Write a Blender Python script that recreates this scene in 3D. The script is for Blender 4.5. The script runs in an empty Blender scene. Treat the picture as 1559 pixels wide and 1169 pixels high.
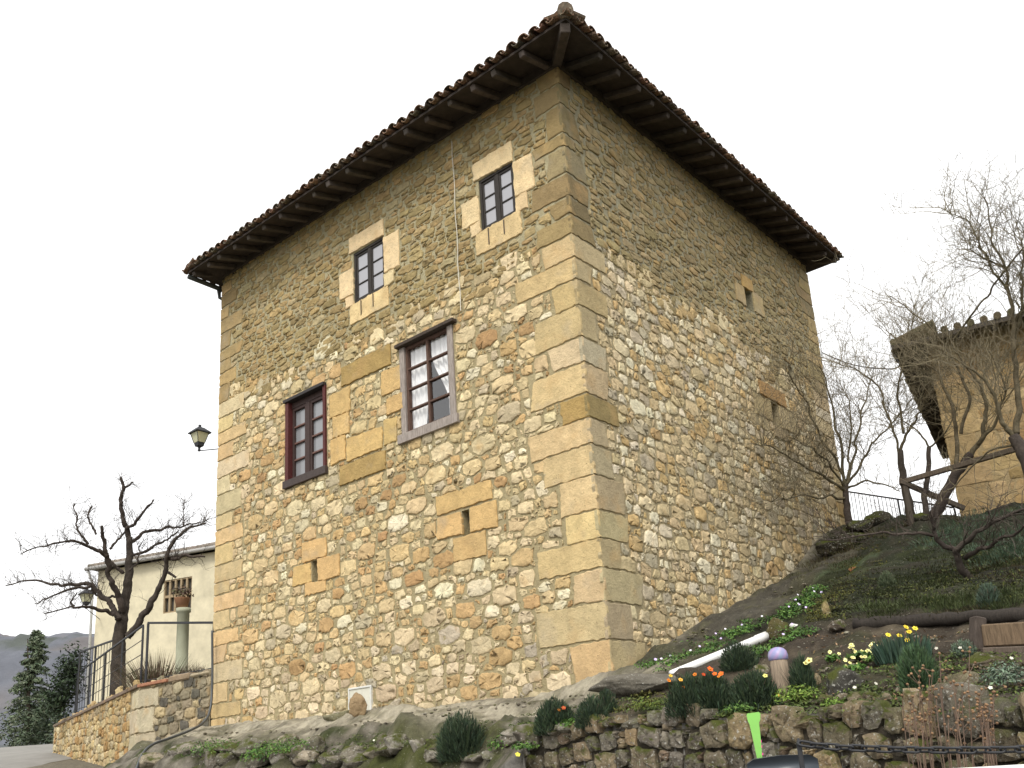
import bpy, math, random
import numpy as np
from mathutils import Vector, Matrix
random.seed(7); RNG = np.random.default_rng(11)
S = bpy.context.scene
COL = S.collection

# ------------------------------------------------------------------ camera
FPX, CXP, CYP, WPX, HPX = 1405.0, 779.5, 769.0, 1559.0, 1169.0
PITCH, ROLL, AZ = math.radians(15.65), math.radians(-3.7), math.radians(-50.03)
EYE = np.array([0, 0, 1.6])
FW = np.array([0, math.cos(PITCH), math.sin(PITCH)]); XR = np.array([1., 0, 0]); UP = np.cross(XR, FW)
X2 = math.cos(ROLL)*XR + math.sin(ROLL)*UP; U2 = -math.sin(ROLL)*XR + math.cos(ROLL)*UP
cam = bpy.data.objects.new('camera', bpy.data.cameras.new('camera')); COL.objects.link(cam)
M = Matrix(((X2[0], U2[0], -FW[0], EYE[0]), (X2[1], U2[1], -FW[1], EYE[1]), (X2[2], U2[2], -FW[2], EYE[2]), (0, 0, 0, 1)))
cam.matrix_world = M
cam.data.sensor_width = 36; cam.data.sensor_fit = 'HORIZONTAL'; cam.data.lens = FPX/WPX*36
cam.data.shift_y = (CYP - HPX/2)/WPX
cam.data.clip_start = 0.05; cam.data.clip_end = 8000
S.camera = cam

# ------------------------------------------------------------------ sky, sun, exposure
SUN_AZ, SUN_EL = math.radians(-165), math.radians(47)      # azimuth from +Y towards +X
W = bpy.data.worlds.new('World'); S.world = W; W.use_nodes = True
nt = W.node_tree; nt.nodes.clear()
sky = nt.nodes.new('ShaderNodeTexSky'); sky.sky_type = 'NISHITA'; sky.sun_disc = False
sky.sun_elevation = SUN_EL; sky.sun_rotation = SUN_AZ; sky.dust_density = 5; sky.air_density = 1
hs = nt.nodes.new('ShaderNodeHueSaturation'); hs.inputs['Saturation'].default_value = 0.12
mx = nt.nodes.new('ShaderNodeMix'); mx.data_type = 'RGBA'; mx.inputs[0].default_value = 0.75   # overcast veil
mx.inputs[7].default_value = (10.2, 10.2, 10.2, 1)
bg = nt.nodes.new('ShaderNodeBackground'); bg.inputs['Strength'].default_value = 0.10
ow = nt.nodes.new('ShaderNodeOutputWorld')
nt.links.new(sky.outputs[0], hs.inputs['Color']); nt.links.new(hs.outputs[0], mx.inputs[6])
nt.links.new(mx.outputs[2], bg.inputs['Color']); nt.links.new(bg.outputs[0], ow.inputs[0])
sl = bpy.data.lights.new('sun', 'SUN'); sl.energy = 1.2; sl.angle = math.radians(16); sl.color = (1, 0.95, 0.87)
so = bpy.data.objects.new('sun', sl); COL.objects.link(so)
sd = Vector((math.sin(SUN_AZ)*math.cos(SUN_EL), math.cos(SUN_AZ)*math.cos(SUN_EL), math.sin(SUN_EL)))
so.rotation_euler = sd.to_track_quat('Z', 'Y').to_euler(); so.location = (0, 0, 60)
S.view_settings.view_transform = 'Standard'; S.view_settings.look = 'None'
S.view_settings.exposure = 0.75; S.view_settings.gamma = 1

# ------------------------------------------------------------------ helpers
def ray(x, y): return FW + X2*(x-CXP)/FPX - U2*(y-CYP)/FPX
def at(x, y, d):
    r = ray(x, y); return EYE + r*d/math.hypot(r[0], r[1])
def on_plane(x, y, p0, n):
    r = ray(x, y); return EYE + r*(np.dot(np.array(p0)-EYE, n)/np.dot(r, n))
dL = np.array([math.sin(AZ), math.cos(AZ), 0]); dR = np.array([math.cos(AZ), -math.sin(AZ), 0])
nL = -dR; nR = -dL
C0 = at(890, 570, 12.5)*[1, 1, 0]
ZZ = np.array([0, 0, 1.0])
def T(a, b, z): return C0 + dL*a + dR*b + ZZ*z           # tower coordinates
def uvL(x, y): p = on_plane(x, y, C0, nL); return (float((p-C0)@dL), float(p[2]))
def uvR(x, y): p = on_plane(x, y, C0, nR); return (float((p-C0)@dR), float(p[2]))

def hash3(ix, iy, iz, seed):
    h = (ix*374761393 + iy*668265263 + iz*2147483647 + seed*974711) & 0xffffffff
    h = ((h ^ (h >> 13))*1274126177) & 0xffffffff
    h = ((h ^ (h >> 16))*2246822519) & 0xffffffff
    return ((h ^ (h >> 15)) & 0xffffff)/float(0xffffff)
def vnoise(x, y, z=0.0, seed=0):
    x = np.asarray(x, float); y = np.asarray(y, float); z = np.zeros_like(x)+z
    fx, fy, fz = np.floor(x), np.floor(y), np.floor(z)
    ix, iy, iz = fx.astype(np.int64), fy.astype(np.int64), fz.astype(np.int64)
    tx, ty, tz = x-fx, y-fy, z-fz
    tx, ty, tz = [t*t*(3-2*t) for t in (tx, ty, tz)]
    r = 0
    for dx in (0, 1):
        for dy in (0, 1):
            for dz in (0, 1):
                w = (tx if dx else 1-tx)*(ty if dy else 1-ty)*(tz if dz else 1-tz)
                r = r + w*hash3(ix+dx, iy+dy, iz+dz, seed)
    return r*2-1
def fbm(x, y, z=0.0, seed=0, o=4):
    r = 0; a = 1; s = 1
    for k in range(o):
        r = r + a*vnoise(np.asarray(x)*s, np.asarray(y)*s, np.asarray(z)*s, seed+k*17); a *= .5; s *= 2.03
    return r

class MB:
    def __init__(s): s.v = []; s.f = []; s.c = []; s.sm = set()
    def add(s, vs, fs, col):
        o = len(s.v)
        s.v += [tuple(map(float, p)) for p in vs]
        if isinstance(col, list): s.c += col
        else: s.c += [col]*len(vs)
        s.f += [tuple(i+o for i in f) for f in fs]
    def box(s, o, ax, ay, az, lo, hi, col=(1, 1, 1), bev=0.0):
        o = np.array(o, float); A = [np.array(q, float) for q in (ax, ay, az)]
        if bev <= 0:
            vs = [o+A[0]*x+A[1]*y+A[2]*z for z in (lo[2], hi[2]) for y in (lo[1], hi[1]) for x in (lo[0], hi[0])]
            s.add(vs, [(0, 2, 3, 1), (4, 5, 7, 6), (0, 1, 5, 4), (2, 6, 7, 3), (0, 4, 6, 2), (1, 3, 7, 5)], col); return
        # chamfered box: 24 verts
        vs = []; idx = {}
        for ix in (0, 1):
            for iy in (0, 1):
                for iz in (0, 1):
                    P = [(lo, hi)[i][k] for k, i in enumerate((ix, iy, iz))]
                    for k in range(3):
                        q = [P[m] + ((bev if (ix, iy, iz)[m] == 0 else -bev) if m != k else 0) for m in range(3)]
                        idx[(ix, iy, iz, k)] = len(vs); vs.append(o+A[0]*q[0]+A[1]*q[1]+A[2]*q[2])
        fs = []
        for k in range(3):
            for d in (0, 1):
                m, n = [(1, 2), (2, 0), (0, 1)][k]
                def key(i, j):
                    t = [0, 0, 0]; t[k] = d; t[m] = i; t[n] = j; return idx[(*t, k)]
                q = [key(0, 0), key(1, 0), key(1, 1), key(0, 1)]
                fs.append(tuple(q if d else q[::-1]))
        for k in range(3):               # edges along k
            m, n = [(1, 2), (2, 0), (0, 1)][k]
            for i in (0, 1):
                for j in (0, 1):
                    t0 = [0, 0, 0]; t0[m] = i; t0[n] = j; t1 = list(t0); t1[k] = 1
                    fs.append((idx[(*t0, m)], idx[(*t0, n)], idx[(*t1, n)], idx[(*t1, m)]))
        for ix in (0, 1):
            for iy in (0, 1):
                for iz in (0, 1): fs.append(tuple(idx[(ix, iy, iz, k)] for k in range(3)))
        s.add(vs, fs, col)
    def beam(s, p, q, w, h, col=(1, 1, 1), up=(0, 0, 1), bev=0.0):
        p = np.array(p, float); q = np.array(q, float); d = q-p; L = np.linalg.norm(d); d /= L
        up = (1, 0, 0) if abs(d[2]) > .99 else up; sx = np.cross(d, up); sx /= np.linalg.norm(sx)+1e-9; u = np.cross(sx, d)
        s.box(p, d, sx, u, (0, -w/2, -h/2), (L, w/2, h/2), col, bev)
    def tube(s, pts, rad, n=6, col=(1, 1, 1), cap=True):
        pts = [np.array(p, float) for p in pts]
        if not hasattr(rad, '__len__'): rad = [rad]*len(pts)
        vs = []; fs = []; ref = None
        for i, p in enumerate(pts):
            t = pts[min(i+1, len(pts)-1)]-pts[max(i-1, 0)]; t = t/(np.linalg.norm(t)+1e-12)
            if ref is None:
                ref = np.cross(t, (0, 0, 1) if abs(t[2]) < .9 else (1, 0, 0))
            ref = ref - t*np.dot(ref, t); ref = ref/(np.linalg.norm(ref)+1e-12); bi = np.cross(t, ref)
            for k in range(n):
                a = 2*math.pi*k/n; vs.append(p+(ref*math.cos(a)+bi*math.sin(a))*rad[i])
        for i in range(len(pts)-1):
            for k in range(n):
                k2 = (k+1) % n; fs.append((i*n+k, i*n+k2, (i+1)*n+k2, (i+1)*n+k))
        if cap: fs.append(tuple(range(n))[::-1]); fs.append(tuple((len(pts)-1)*n+k for k in range(n)))
        s.add(vs, fs, col)
    def lathe(s, o, prof, n=16, col=(1, 1, 1), ax=None):
        o = np.array(o, float); vs = []; fs = []
        for r, z in prof:
            for k in range(n):
                a = 2*math.pi*k/n; vs.append(o+np.array([r*math.cos(a), r*math.sin(a), z]))
        for i in range(len(prof)-1):
            for k in range(n):
                k2 = (k+1) % n; fs.append((i*n+k, i*n+k2, (i+1)*n+k2, (i+1)*n+k))
        fs.append(tuple(range(n))[::-1]); fs.append(tuple((len(prof)-1)*n+k for k in range(n)))
        s.add(vs, fs, col)
    def build(s, name, mat, parent=None, smooth=False):
        me = bpy.data.meshes.new(name); me.from_pydata(s.v, [], s.f)
        ca = me.color_attributes.new('Col', 'FLOAT_COLOR', 'POINT')
        c = np.ones((len(s.v), 4), np.float32)
        if s.v: c[:, :3] = np.array(s.c, np.float32)
        ca.data.foreach_set('color', c.ravel())
        if s.sm: me.polygons.foreach_set('use_smooth', [i in s.sm for i in range(len(s.f))])
        if smooth: me.polygons.foreach_set('use_smooth', [True]*len(me.polygons))
        me.materials.append(mat); me.update()
        ob = bpy.data.objects.new(name, me); COL.objects.link(ob)
        if parent is not None:
            ob.parent = parent
            q = parent
            loc = Vector((0, 0, 0))
            if parent.type == 'EMPTY': loc = Vector(parent.location)
            ob.matrix_parent_inverse = Matrix.Translation(-loc)
        return ob
def tag(o, label=None, cat=None, group=None, kind=None):
    if label: o['label'] = label
    if cat: o['category'] = cat
    if group: o['group'] = group
    if kind: o['kind'] = kind
    return o
def thing(name, label, cat, loc, group=None):
    o = bpy.data.objects.new(name, None); COL.objects.link(o); o.location = Vector([float(q) for q in loc])
    o.empty_display_size = .2
    return tag(o, label, cat, group)
def vary(c, s=.12, h=.02):
    k = 1+random.uniform(-s, s); return tuple(max(0.002, q*k*(1+random.uniform(-h, h))) for q in c)

# ------------------------------------------------------------------ materials
def mat(name, base=None, rough=.9, nscale=8, namp=.35, bscale=40, bstr=.3, bdist=.01, spec=.25, metal=0,
        moss=None, speck=None, streak=False):
    m = bpy.data.materials.new(name); m.use_nodes = True; t = m.node_tree; N = t.nodes; L = t.links
    b = N['Principled BSDF']; b.inputs['Roughness'].default_value = rough; b.inputs['Metallic'].default_value = metal
    b.inputs['Specular IOR Level'].default_value = spec
    tc = N.new('ShaderNodeTexCoord'); co = tc.outputs['Object']
    if streak:
        mp = N.new('ShaderNodeMapping'); mp.inputs['Scale'].default_value = streak; L.new(co, mp.inputs[0]); co = mp.outputs[0]
    n1 = N.new('ShaderNodeTexNoise'); n1.inputs['Scale'].default_value = nscale; n1.inputs['Detail'].default_value = 6
    n1.inputs['Roughness'].default_value = .65; L.new(co, n1.inputs['Vector'])
    mr = N.new('ShaderNodeMapRange'); mr.inputs[1].default_value = .25; mr.inputs[2].default_value = .75
    mr.inputs[3].default_value = 1-namp; mr.inputs[4].default_value = 1+namp; L.new(n1.outputs[0], mr.inputs[0])
    if base is None:
        at_ = N.new('ShaderNodeAttribute'); at_.attribute_name = 'Col'; c = at_.outputs['Color']
    else:
        rg = N.new('ShaderNodeRGB'); rg.outputs[0].default_value = (*base, 1); c = rg.outputs[0]
    mu = N.new('ShaderNodeVectorMath'); mu.operation = 'SCALE'; L.new(c, mu.inputs[0]); L.new(mr.outputs[0], mu.inputs['Scale'])
    out = mu.outputs[0]
    def blend(out, fac, col):
        mm = N.new('ShaderNodeMix'); mm.data_type = 'RGBA'; L.new(fac, mm.inputs[0]); L.new(out, mm.inputs[6])
        mm.inputs[7].default_value = (*col, 1); return mm.outputs[2]
    def thr(scale, lo, hi, det=4, k=1.0):
        q = N.new('ShaderNodeTexNoise'); q.inputs['Scale'].default_value = scale; q.inputs['Detail'].default_value = det
        L.new(tc.outputs['Object'], q.inputs['Vector'])
        r = N.new('ShaderNodeMapRange'); r.inputs[1].default_value = lo; r.inputs[2].default_value = hi; r.inputs[4].default_value = k
        L.new(q.outputs[0], r.inputs[0]); return r.outputs[0]
    for sp in (speck or []):
        out = blend(out, thr(sp[0], sp[1], sp[2], 3, sp[4] if len(sp) > 4 else 1.0), sp[3])
    if moss:
        col, lo, hi, sc = moss
        g = N.new('ShaderNodeNewGeometry'); sx = N.new('ShaderNodeSeparateXYZ'); L.new(g.outputs['Normal'], sx.inputs[0])
        r = N.new('ShaderNodeMapRange'); r.inputs[1].default_value = lo; r.inputs[2].default_value = hi; L.new(sx.outputs['Z'], r.inputs[0])
        w = N.new('ShaderNodeMath'); w.operation = 'MULTIPLY'; L.new(r.outputs[0], w.inputs[0]); L.new(thr(sc, .42, .58), w.inputs[1])
        out = blend(out, w.outputs[0], col)
    L.new(out, b.inputs['Base Color'])
    if bstr:
        n2 = N.new('ShaderNodeTexNoise'); n2.inputs['Scale'].default_value = bscale; n2.inputs['Detail'].default_value = 8
        n2.inputs['Roughness'].default_value = .7; L.new(co, n2.inputs['Vector'])
        bp = N.new('ShaderNodeBump'); bp.inputs['Strength'].default_value = bstr; bp.inputs['Distance'].default_value = bdist
        L.new(n2.outputs[0], bp.inputs['Height']); L.new(bp.outputs[0], b.inputs['Normal'])
    return m
LICH = (.55, .54, .48)
M_STONE = mat('stone', nscale=9, namp=.28, bscale=22, bstr=.9, bdist=.03,
              speck=[(60, .66, .72, (.10, .07, .03), .7), (3.2, .60, .78, (.50, .30, .11), .45)])
M_MORTAR = mat('mortar', nscale=6, namp=.25, bscale=30, bstr=1.0, bdist=.03)
M_ASHLAR = mat('dressed_stone', nscale=5, namp=.24, bscale=20, bstr=.9, bdist=.025, speck=[(50, .64, .70, (.14, .09, .045), .75), (2.6, .55, .75, (.52, .33, .14), .45), (1.7, .58, .74, (.36, .31, .23), .5)])
M_GSTONE = mat('garden_stone', nscale=7, namp=.45, bscale=18, bstr=1.0, bdist=.05,
               speck=[(9, .56, .66, (.10, .085, .055), .8), (38, .60, .68, LICH, .75)], moss=((.07, .08, .015), -.05, .4, 5))
M_ROCK = mat('rock', nscale=5, namp=.4, bscale=14, bstr=1.0, bdist=.06, speck=[(42, .63, .70, LICH, .7)])
M_TERR = mat('earth', nscale=7, namp=.45, bscale=16, bstr=1.0, bdist=.07, speck=[(36, .66, .72, (.42, .40, .32), .6)])
M_WOODD = mat('dark_wood', nscale=6, namp=.4, bscale=30, bstr=.4, streak=(1, 1, 1), rough=.8)
M_PAINT = mat('painted_wood', nscale=20, namp=.25, bscale=60, bstr=.25, rough=.6)
M_WEATH = mat('weathered_wood', nscale=10, namp=.5, bscale=30, bstr=.6, streak=(6, 6, .7), rough=.85)
M_TILE = mat('roof_tile', nscale=14, namp=.45, bscale=40, bstr=.5, speck=[(16, .55, .66, (.09, .085, .06), .8), (30, .62, .70, (.35, .33, .24), .7)])
M_IRON = mat('iron', base=(.02, .021, .024), rough=.5, nscale=20, namp=.3, bstr=.15, spec=.4)
M_BARK = mat('bark', nscale=14, namp=.5, bscale=30, bstr=.8, bdist=.02)
M_TWIG = mat('twig', nscale=10, namp=.3, bstr=0)
M_LEAF = mat('leaf', nscale=6, namp=.4, bstr=0, rough=.7)
M_PLAIN = mat('plain', nscale=15, namp=.12, bscale=60, bstr=.1, rough=.6)
M_PLASTER = mat('plaster', nscale=1.6, namp=.22, bscale=30, bstr=.3, rough=.9)
M_PLASTIC = mat('plastic', nscale=5, namp=.08, bstr=.05, rough=.4, spec=.5)
M_ASPH = mat('asphalt', base=(.22, .21, .19), nscale=1.5, namp=.2, bscale=60, bstr=.4, rough=.75)
M_HILL = mat('hill_wood', nscale=.02, namp=.25, bscale=.3, bstr=.5, bdist=3)
def glassy(name, base, rough=.06, spec=.7):
    m = bpy.data.materials.new(name); m.use_nodes = True; b = m.node_tree.nodes['Principled BSDF']
    b.inputs['Base Color'].default_value = (*base, 1); b.inputs['Roughness'].default_value = rough
    b.inputs['Specular IOR Level'].default_value = spec; return m
M_PANE = glassy('window_glass', (.36, .36, .385), .22)
M_PANE2 = glassy('grey_glass', (.23, .235, .245), .15)
M_CLEAR = bpy.data.materials.new('clear_glass'); M_CLEAR.use_nodes = True
_t = M_CLEAR.node_tree; _t.nodes.clear()
_a = _t.nodes.new('ShaderNodeBsdfTransparent'); _b = _t.nodes.new('ShaderNodeBsdfGlossy'); _b.inputs['Roughness'].default_value = .05
_m = _t.nodes.new('ShaderNodeMixShader'); _m.inputs[0].default_value = .16; _o = _t.nodes.new('ShaderNodeOutputMaterial')
_t.links.new(_a.outputs[0], _m.inputs[1]); _t.links.new(_b.outputs[0], _m.inputs[2]); _t.links.new(_m.outputs[0], _o.inputs[0])
M_LAMP = glassy('lamp_glass', (.55, .54, .36), .2)
M_CLOTH = mat('curtain_cloth', base=(.85, .85, .84), nscale=10, namp=.05, bstr=0, rough=.9)

# ------------------------------------------------------------------ terrain heights
def street_z(x, y): return 0.093*np.asarray(y, float) + 0*np.asarray(x, float)
WALLP = [(1700, 1100, 5.9), (1559, 1080, 6.6), (1400, 1082, 7.2), (1250, 1085, 7.8), (1150, 1088, 8.2), (1050, 1092, 8.7), (950, 1096, 9.2), (870, 1108, 9.85), (800, 1124, 10.45)]
wall_pts = [at(*q) for q in WALLP]                       # top line of the garden wall
ctl = []
for q in ((322, 1105), (480, 1100), (640, 1080), (800, 1062), (900, 1045)): ctl.append(on_plane(*q, C0, nL))
for q in ((985, 1000), (1060, 950), (1130, 915), (1200, 875), (1290, 800)): ctl.append(on_plane(*q, C0, nR))
for q in ((230, 1130), (480, 1115), (700, 1085), (900, 1068)): ctl.append(on_plane(*q, T(0, -1.2, 0), nL))
for a in (9.8, 8, 6, 4, 2, 0.6): ctl.append(T(a, -2.5, float(street_z(*T(a, -2.5, 0)[:2]))+.12))
for a in (9.8, 8, 6, 4, 2, 0.4): ctl.append(T(a, -1.75, 1.5 + .45 + a*.02))
ctl.append(T(9.8, 1.0, 2.8)); ctl.append(T(5, 5, 3.8)); ctl.append(T(9.6, 9.6, 5.5)); ctl.append(T(0, 12, 6.5))
for q in ((1020, 1015), (1110, 975), (1200, 925), (1260, 870), (1320, 825)): ctl.append(on_plane(*q, T(-1.4, 0, 0), nR))
ctl += [p - ZZ*.03 for p in wall_pts]
for q in ((930, 1072, 10.6), (1022, 1034, 10.6), (1167, 976, 11.5), (1070, 1070, 9.3), (1193, 1066, 8.9), (1300, 1040, 8.6), (1450, 1040, 8.2),
          (1350, 1010, 9.1), (1500, 1020, 8.7), (1350, 968, 9.9), (1440, 980, 9.6), (1559, 1000, 9.0),
          (1300, 962, 10.1), (1559, 950, 9.75), (1330, 925, 10.7), (1450, 925, 10.5), (1559, 915, 10.2),
          (1300, 880, 12.6), (1430, 880, 12.2), (1559, 870, 11.6), (1380, 835, 15), (1500, 820, 14.3),
          (1300, 803, 19.2), (1380, 797, 18), (1460, 787, 17.3), (1559, 772, 16), (1700, 770, 14.5), (1700, 900, 9.5), (1700, 1000, 8)): ctl.append(at(*q))
for q in ((1300, 803, 24), (1460, 787, 22), (1600, 775, 21)): p = at(*q); p[2] = at(q[0], q[1], q[2]-4.5)[2]+.2; ctl.append(p)
ctl = np.array(ctl)
def tps_fit(P, lam=.02):
    n = len(P); d2 = ((P[:, None, :2]-P[None, :, :2])**2).sum(-1); K = d2*np.log(d2+1e-9)*.5
    A = np.zeros((n+3, n+3)); A[:n, :n] = K+lam*np.eye(n); Q = np.c_[np.ones(n), P[:, :2]]
    A[:n, n:] = Q; A[n:, :n] = Q.T
    return np.linalg.solve(A, np.r_[P[:, 2], 0, 0, 0])
TW = tps_fit(ctl)
def tps(x, y):
    x = np.asarray(x, float); y = np.asarray(y, float); sh = x.shape; x = x.ravel(); y = y.ravel(); r = np.zeros(len(x))
    for i in range(len(ctl)):
        d2 = (x-ctl[i, 0])**2+(y-ctl[i, 1])**2; r += TW[i]*d2*np.log(d2+1e-9)*.5
    n = len(ctl); return (r+TW[n]+TW[n+1]*x+TW[n+2]*y).reshape(sh)
wall_az = np.array([math.atan2(p[0], p[1]) for p in wall_pts])[::-1]; wall_d = np.array([math.hypot(p[0], p[1]) for p in wall_pts])[::-1]
def front_d(x, y):                                       # how far behind the front line of the bank (negative: in the street)
    az = np.arctan2(x, y); d = np.hypot(x, y)
    w = np.interp(az, wall_az, wall_d)
    b = (x-C0[0])*dR[0]+(y-C0[1])*dR[1]
    return np.where(az < wall_az[0], b+2.6, d-w)
def smooth(a, b, x): t = np.clip((np.asarray(x, float)-a)/(b-a), 0, 1); return t*t*(3-2*t)
def ground_z(x, y):
    x = np.asarray(x, float); y = np.asarray(y, float)
    s = front_d(x, y); st = street_z(x, y)
    a = (x-C0[0])*dL[0]+(y-C0[1])*dL[1]; b = (x-C0[0])*dR[0]+(y-C0[1])*dR[1]
    t = tps(x, y)
    z = np.where(s > 0, np.maximum(t, st), st)
    far = smooth(9.9, 10.6, a)                          # left of the tower: back to the street plane
    return z*(1-far)+st*far
def ground_hit(px, py, d0=5.5, d1=26):
    ds = np.arange(d0, d1, .03); r = ray(px, py); r = r/math.hypot(r[0], r[1])
    P = EYE[None]+r[None]*ds[:, None]; g = ground_z(P[:, 0], P[:, 1])
    k = np.where(P[:, 2] <= g)[0]
    i = k[0] if len(k) else len(ds)-1
    return np.array([P[i, 0], P[i, 1], g[i]])

# ------------------------------------------------------------------ ground sheets
def sheet(name, xs, ys, zf, cf, mat_):
    X, Y = np.meshgrid(xs, ys); Z = zf(X, Y); Cc = cf(X, Y, Z); nx, ny = len(xs), len(ys)
    me = bpy.data.meshes.new(name)
    V = np.c_[X.ravel(), Y.ravel(), Z.ravel()]
    i = np.arange(nx*ny).reshape(ny, nx); F = np.stack([i[:-1, :-1], i[:-1, 1:], i[1:, 1:], i[1:, :-1]], -1).reshape(-1, 4)
    me.vertices.add(len(V)); me.vertices.foreach_set('co', V.astype(np.float32).ravel())
    me.loops.add(F.size); me.loops.foreach_set('vertex_index', F.astype(np.int32).ravel())
    me.polygons.add(len(F)); me.polygons.foreach_set('loop_start', np.arange(0, F.size, 4, dtype=np.int32))
    me.polygons.foreach_set('loop_total', np.full(len(F), 4, np.int32)); me.polygons.foreach_set('use_smooth', np.ones(len(F), bool))
    me.update(calc_edges=True)
    ca = me.color_attributes.new('Col', 'FLOAT_COLOR', 'POINT'); ca.data.foreach_set('color', np.c_[Cc.reshape(-1, 3), np.ones(nx*ny)].astype(np.float32).ravel())
    me.materials.append(mat_); ob = bpy.data.objects.new(name, me); COL.objects.link(ob); ob['kind'] = 'structure'; return ob
def tower_ab(X, Y): return (X-C0[0])*dL[0]+(Y-C0[1])*dL[1], (X-C0[0])*dR[0]+(Y-C0[1])*dR[1]
def bank_detail(X, Y):
    a, b = tower_ab(X, Y); s = front_d(X, Y)
    out = smooth(-1.0, -1.5, b)*smooth(-2.2, 1.0, a)*smooth(10.3, 9.5, a)        # rocky outcrop under the left wall
    apr = np.maximum(smooth(-1.5, -1.1, b)*smooth(-1.2, -.2, a)*smooth(.3, 0, b), smooth(-1.6, -1.2, a)*smooth(.2, -.1, a)*smooth(-2, -.3, b))
    gar = smooth(.2, -1.6, a)*smooth(0, .5, s)*(1-apr)
    return a, b, s, out, apr, gar
def bank_z(X, Y):
    a, b, s, out, apr, gar = bank_detail(X, Y); z = ground_z(X, Y)
    rock = -np.abs(fbm(X*1.5, Y*1.5, 3, 5, 3))*.30 + .06 + np.round(fbm(X*2.2, Y*2.2, 2, 19, 2)*3)*.045 + fbm(X*5, Y*5, 1, 9, 3)*.05
    slab = fbm(a*.7, b*3.2, 0, 21, 4)*.06 + np.round(fbm(a*.5, b*2.1, 3, 25, 3)*4)*.028 + fbm(X*7, Y*7, 0, 27, 3)*.018
    soil = fbm(X*2.2, Y*2.2, 7, 31, 4)*.06 + fbm(X*9, Y*9, 2, 4, 2)*.012
    up = smooth(3.2, 4.2, z)
    moss = fbm(X*1.1, Y*1.1, 5, 77, 4)*.16*up
    k = smooth(0, .35, s)
    return z + k*(out*rock*smooth(0, .6, s) + apr*slab*smooth(0, .25, np.maximum(-a, -b)) + gar*(soil+moss))
def mixc(c, w, col): return c*(1-w[..., None])+np.array(col)*w[..., None]
def bank_c(X, Y, Z):
    a, b, s, out, apr, gar = bank_detail(X, Y)
    c = np.zeros(X.shape+(3,))+np.array([.17, .15, .11])
    n1 = fbm(X*1.3, Y*1.3, 0, 51, 4); n2 = fbm(X*4.5, Y*4.5, 0, 52, 4); n3 = fbm(a*1.2, b*5, 0, 53, 4)
    c = mixc(c, apr, [.40, .36, .27]); c = mixc(c, apr*smooth(.0, .5, n3)*.7, [.13, .115, .085])
    side = apr*smooth(-.9, .3, b)*smooth(.1, -.3, a); c = mixc(c, side*.93, [.055, .05, .039]); c = mixc(c, side*smooth(.15, .5, n3)*.5, [.13, .12, .095]); c = mixc(c, side*smooth(.05, .4, n1)*.6, [.05, .05, .022]); c = mixc(c, apr*smooth(.2, .5, -n2)*.5, [.12, .115, .06])
    c = mixc(c, out, [.14, .125, .095]); c = mixc(c, out*smooth(.1, .5, n2), [.05, .06, .02]); c = mixc(c, out*smooth(.15, .5, -n2), [.22, .20, .16]); c = mixc(c, out*smooth(.0, .4, n1)*.7, [.07, .075, .02])
    c = mixc(c, gar, [.06, .047, .033]); c = mixc(c, gar*smooth(.15, .6, n2)*.8, [.13, .105, .07]); c = mixc(c, gar*smooth(.0, .45, n1)*.75, [.05, .05, .022])
    up = gar*smooth(2.7, 3.1, Z)
    c = mixc(c, up, [.022, .026, .012]); c = mixc(c, up*smooth(-.1, .45, n1), [.042, .05, .016]); c = mixc(c, up*smooth(.15, .5, n2)*.7, [.035, .03, .02])
    c = mixc(c, up*smooth(.2, .6, n1)*smooth(3.6, 4.2, Z)*.8, [.075, .105, .055])
    c = mixc(c, smooth(.15, .0, s), [.2, .19, .17])
    return c
sheet('hillside', np.arange(-13, 15, .07), np.arange(4.6, 27, .07), bank_z, bank_c, M_TERR)
def outer_z(X, Y):
    d = np.hypot(X, Y); z = street_z(X, Y)
    far = smooth(26, 40, d); z = z*(1-far)+far*np.minimum(z, 3.7) - smooth(41, 70, d)*1.5 - smooth(70, 300, d)*6
    hid = smooth(-13.2, -12.0, X)*smooth(15.2, 14, X)*smooth(4.2, 5.2, Y)*smooth(27.2, 26.2, Y)
    return z - .02 - hid*.5
def outer_c(X, Y, Z):
    c = np.zeros(X.shape+(3,))+np.array([.09, .075, .045]); n = fbm(X*.3, Y*.3, 0, 3, 4)
    return mixc(c, smooth(0, .5, n), [.06, .07, .03])
def axis(lo, hi): return np.unique(np.r_[-np.geomspace(50, 3500, 24), np.arange(-50, 50, 1.0), np.geomspace(50, 3500, 24)])
sheet('ground', axis(0, 0), axis(0, 0), outer_z, outer_c, M_TERR)
# street strip that climbs past the retaining wall
def strip(name, pts, w, lift, mat_, col):
    mb = MB(); n = len(pts); vs = []; fs = []
    for i in range(n):
        p = np.array(pts[i]); q = np.array(pts[min(i+1, n-1)])-np.array(pts[max(i-1, 0)]); q = q/np.linalg.norm(q); sdv = np.array([q[1], -q[0]])
        for k in range(7):
            e = p+sdv*w[i]*(k/3-1); vs.append((e[0], e[1], float(outer_z(e[0], e[1]))+lift+.02))
    for i in range(n-1):
        for k in range(6): fs.append((i*7+k, i*7+k+1, (i+1)*7+k+1, (i+1)*7+k))
    mb.add(vs, fs, col); o = mb.build(name, mat_, None, True); o['kind'] = 'structure'; return o
rd = [(0, -30), (0, -12), (-.5, -4), (-1.5, 2), (-4, 7)] + [(-7-(k*.94), 12+k*2.0) for k in range(0, 15)]
strip('street', rd, [4]*len(rd), .012, M_ASPH, (1, 1, 1))

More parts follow.
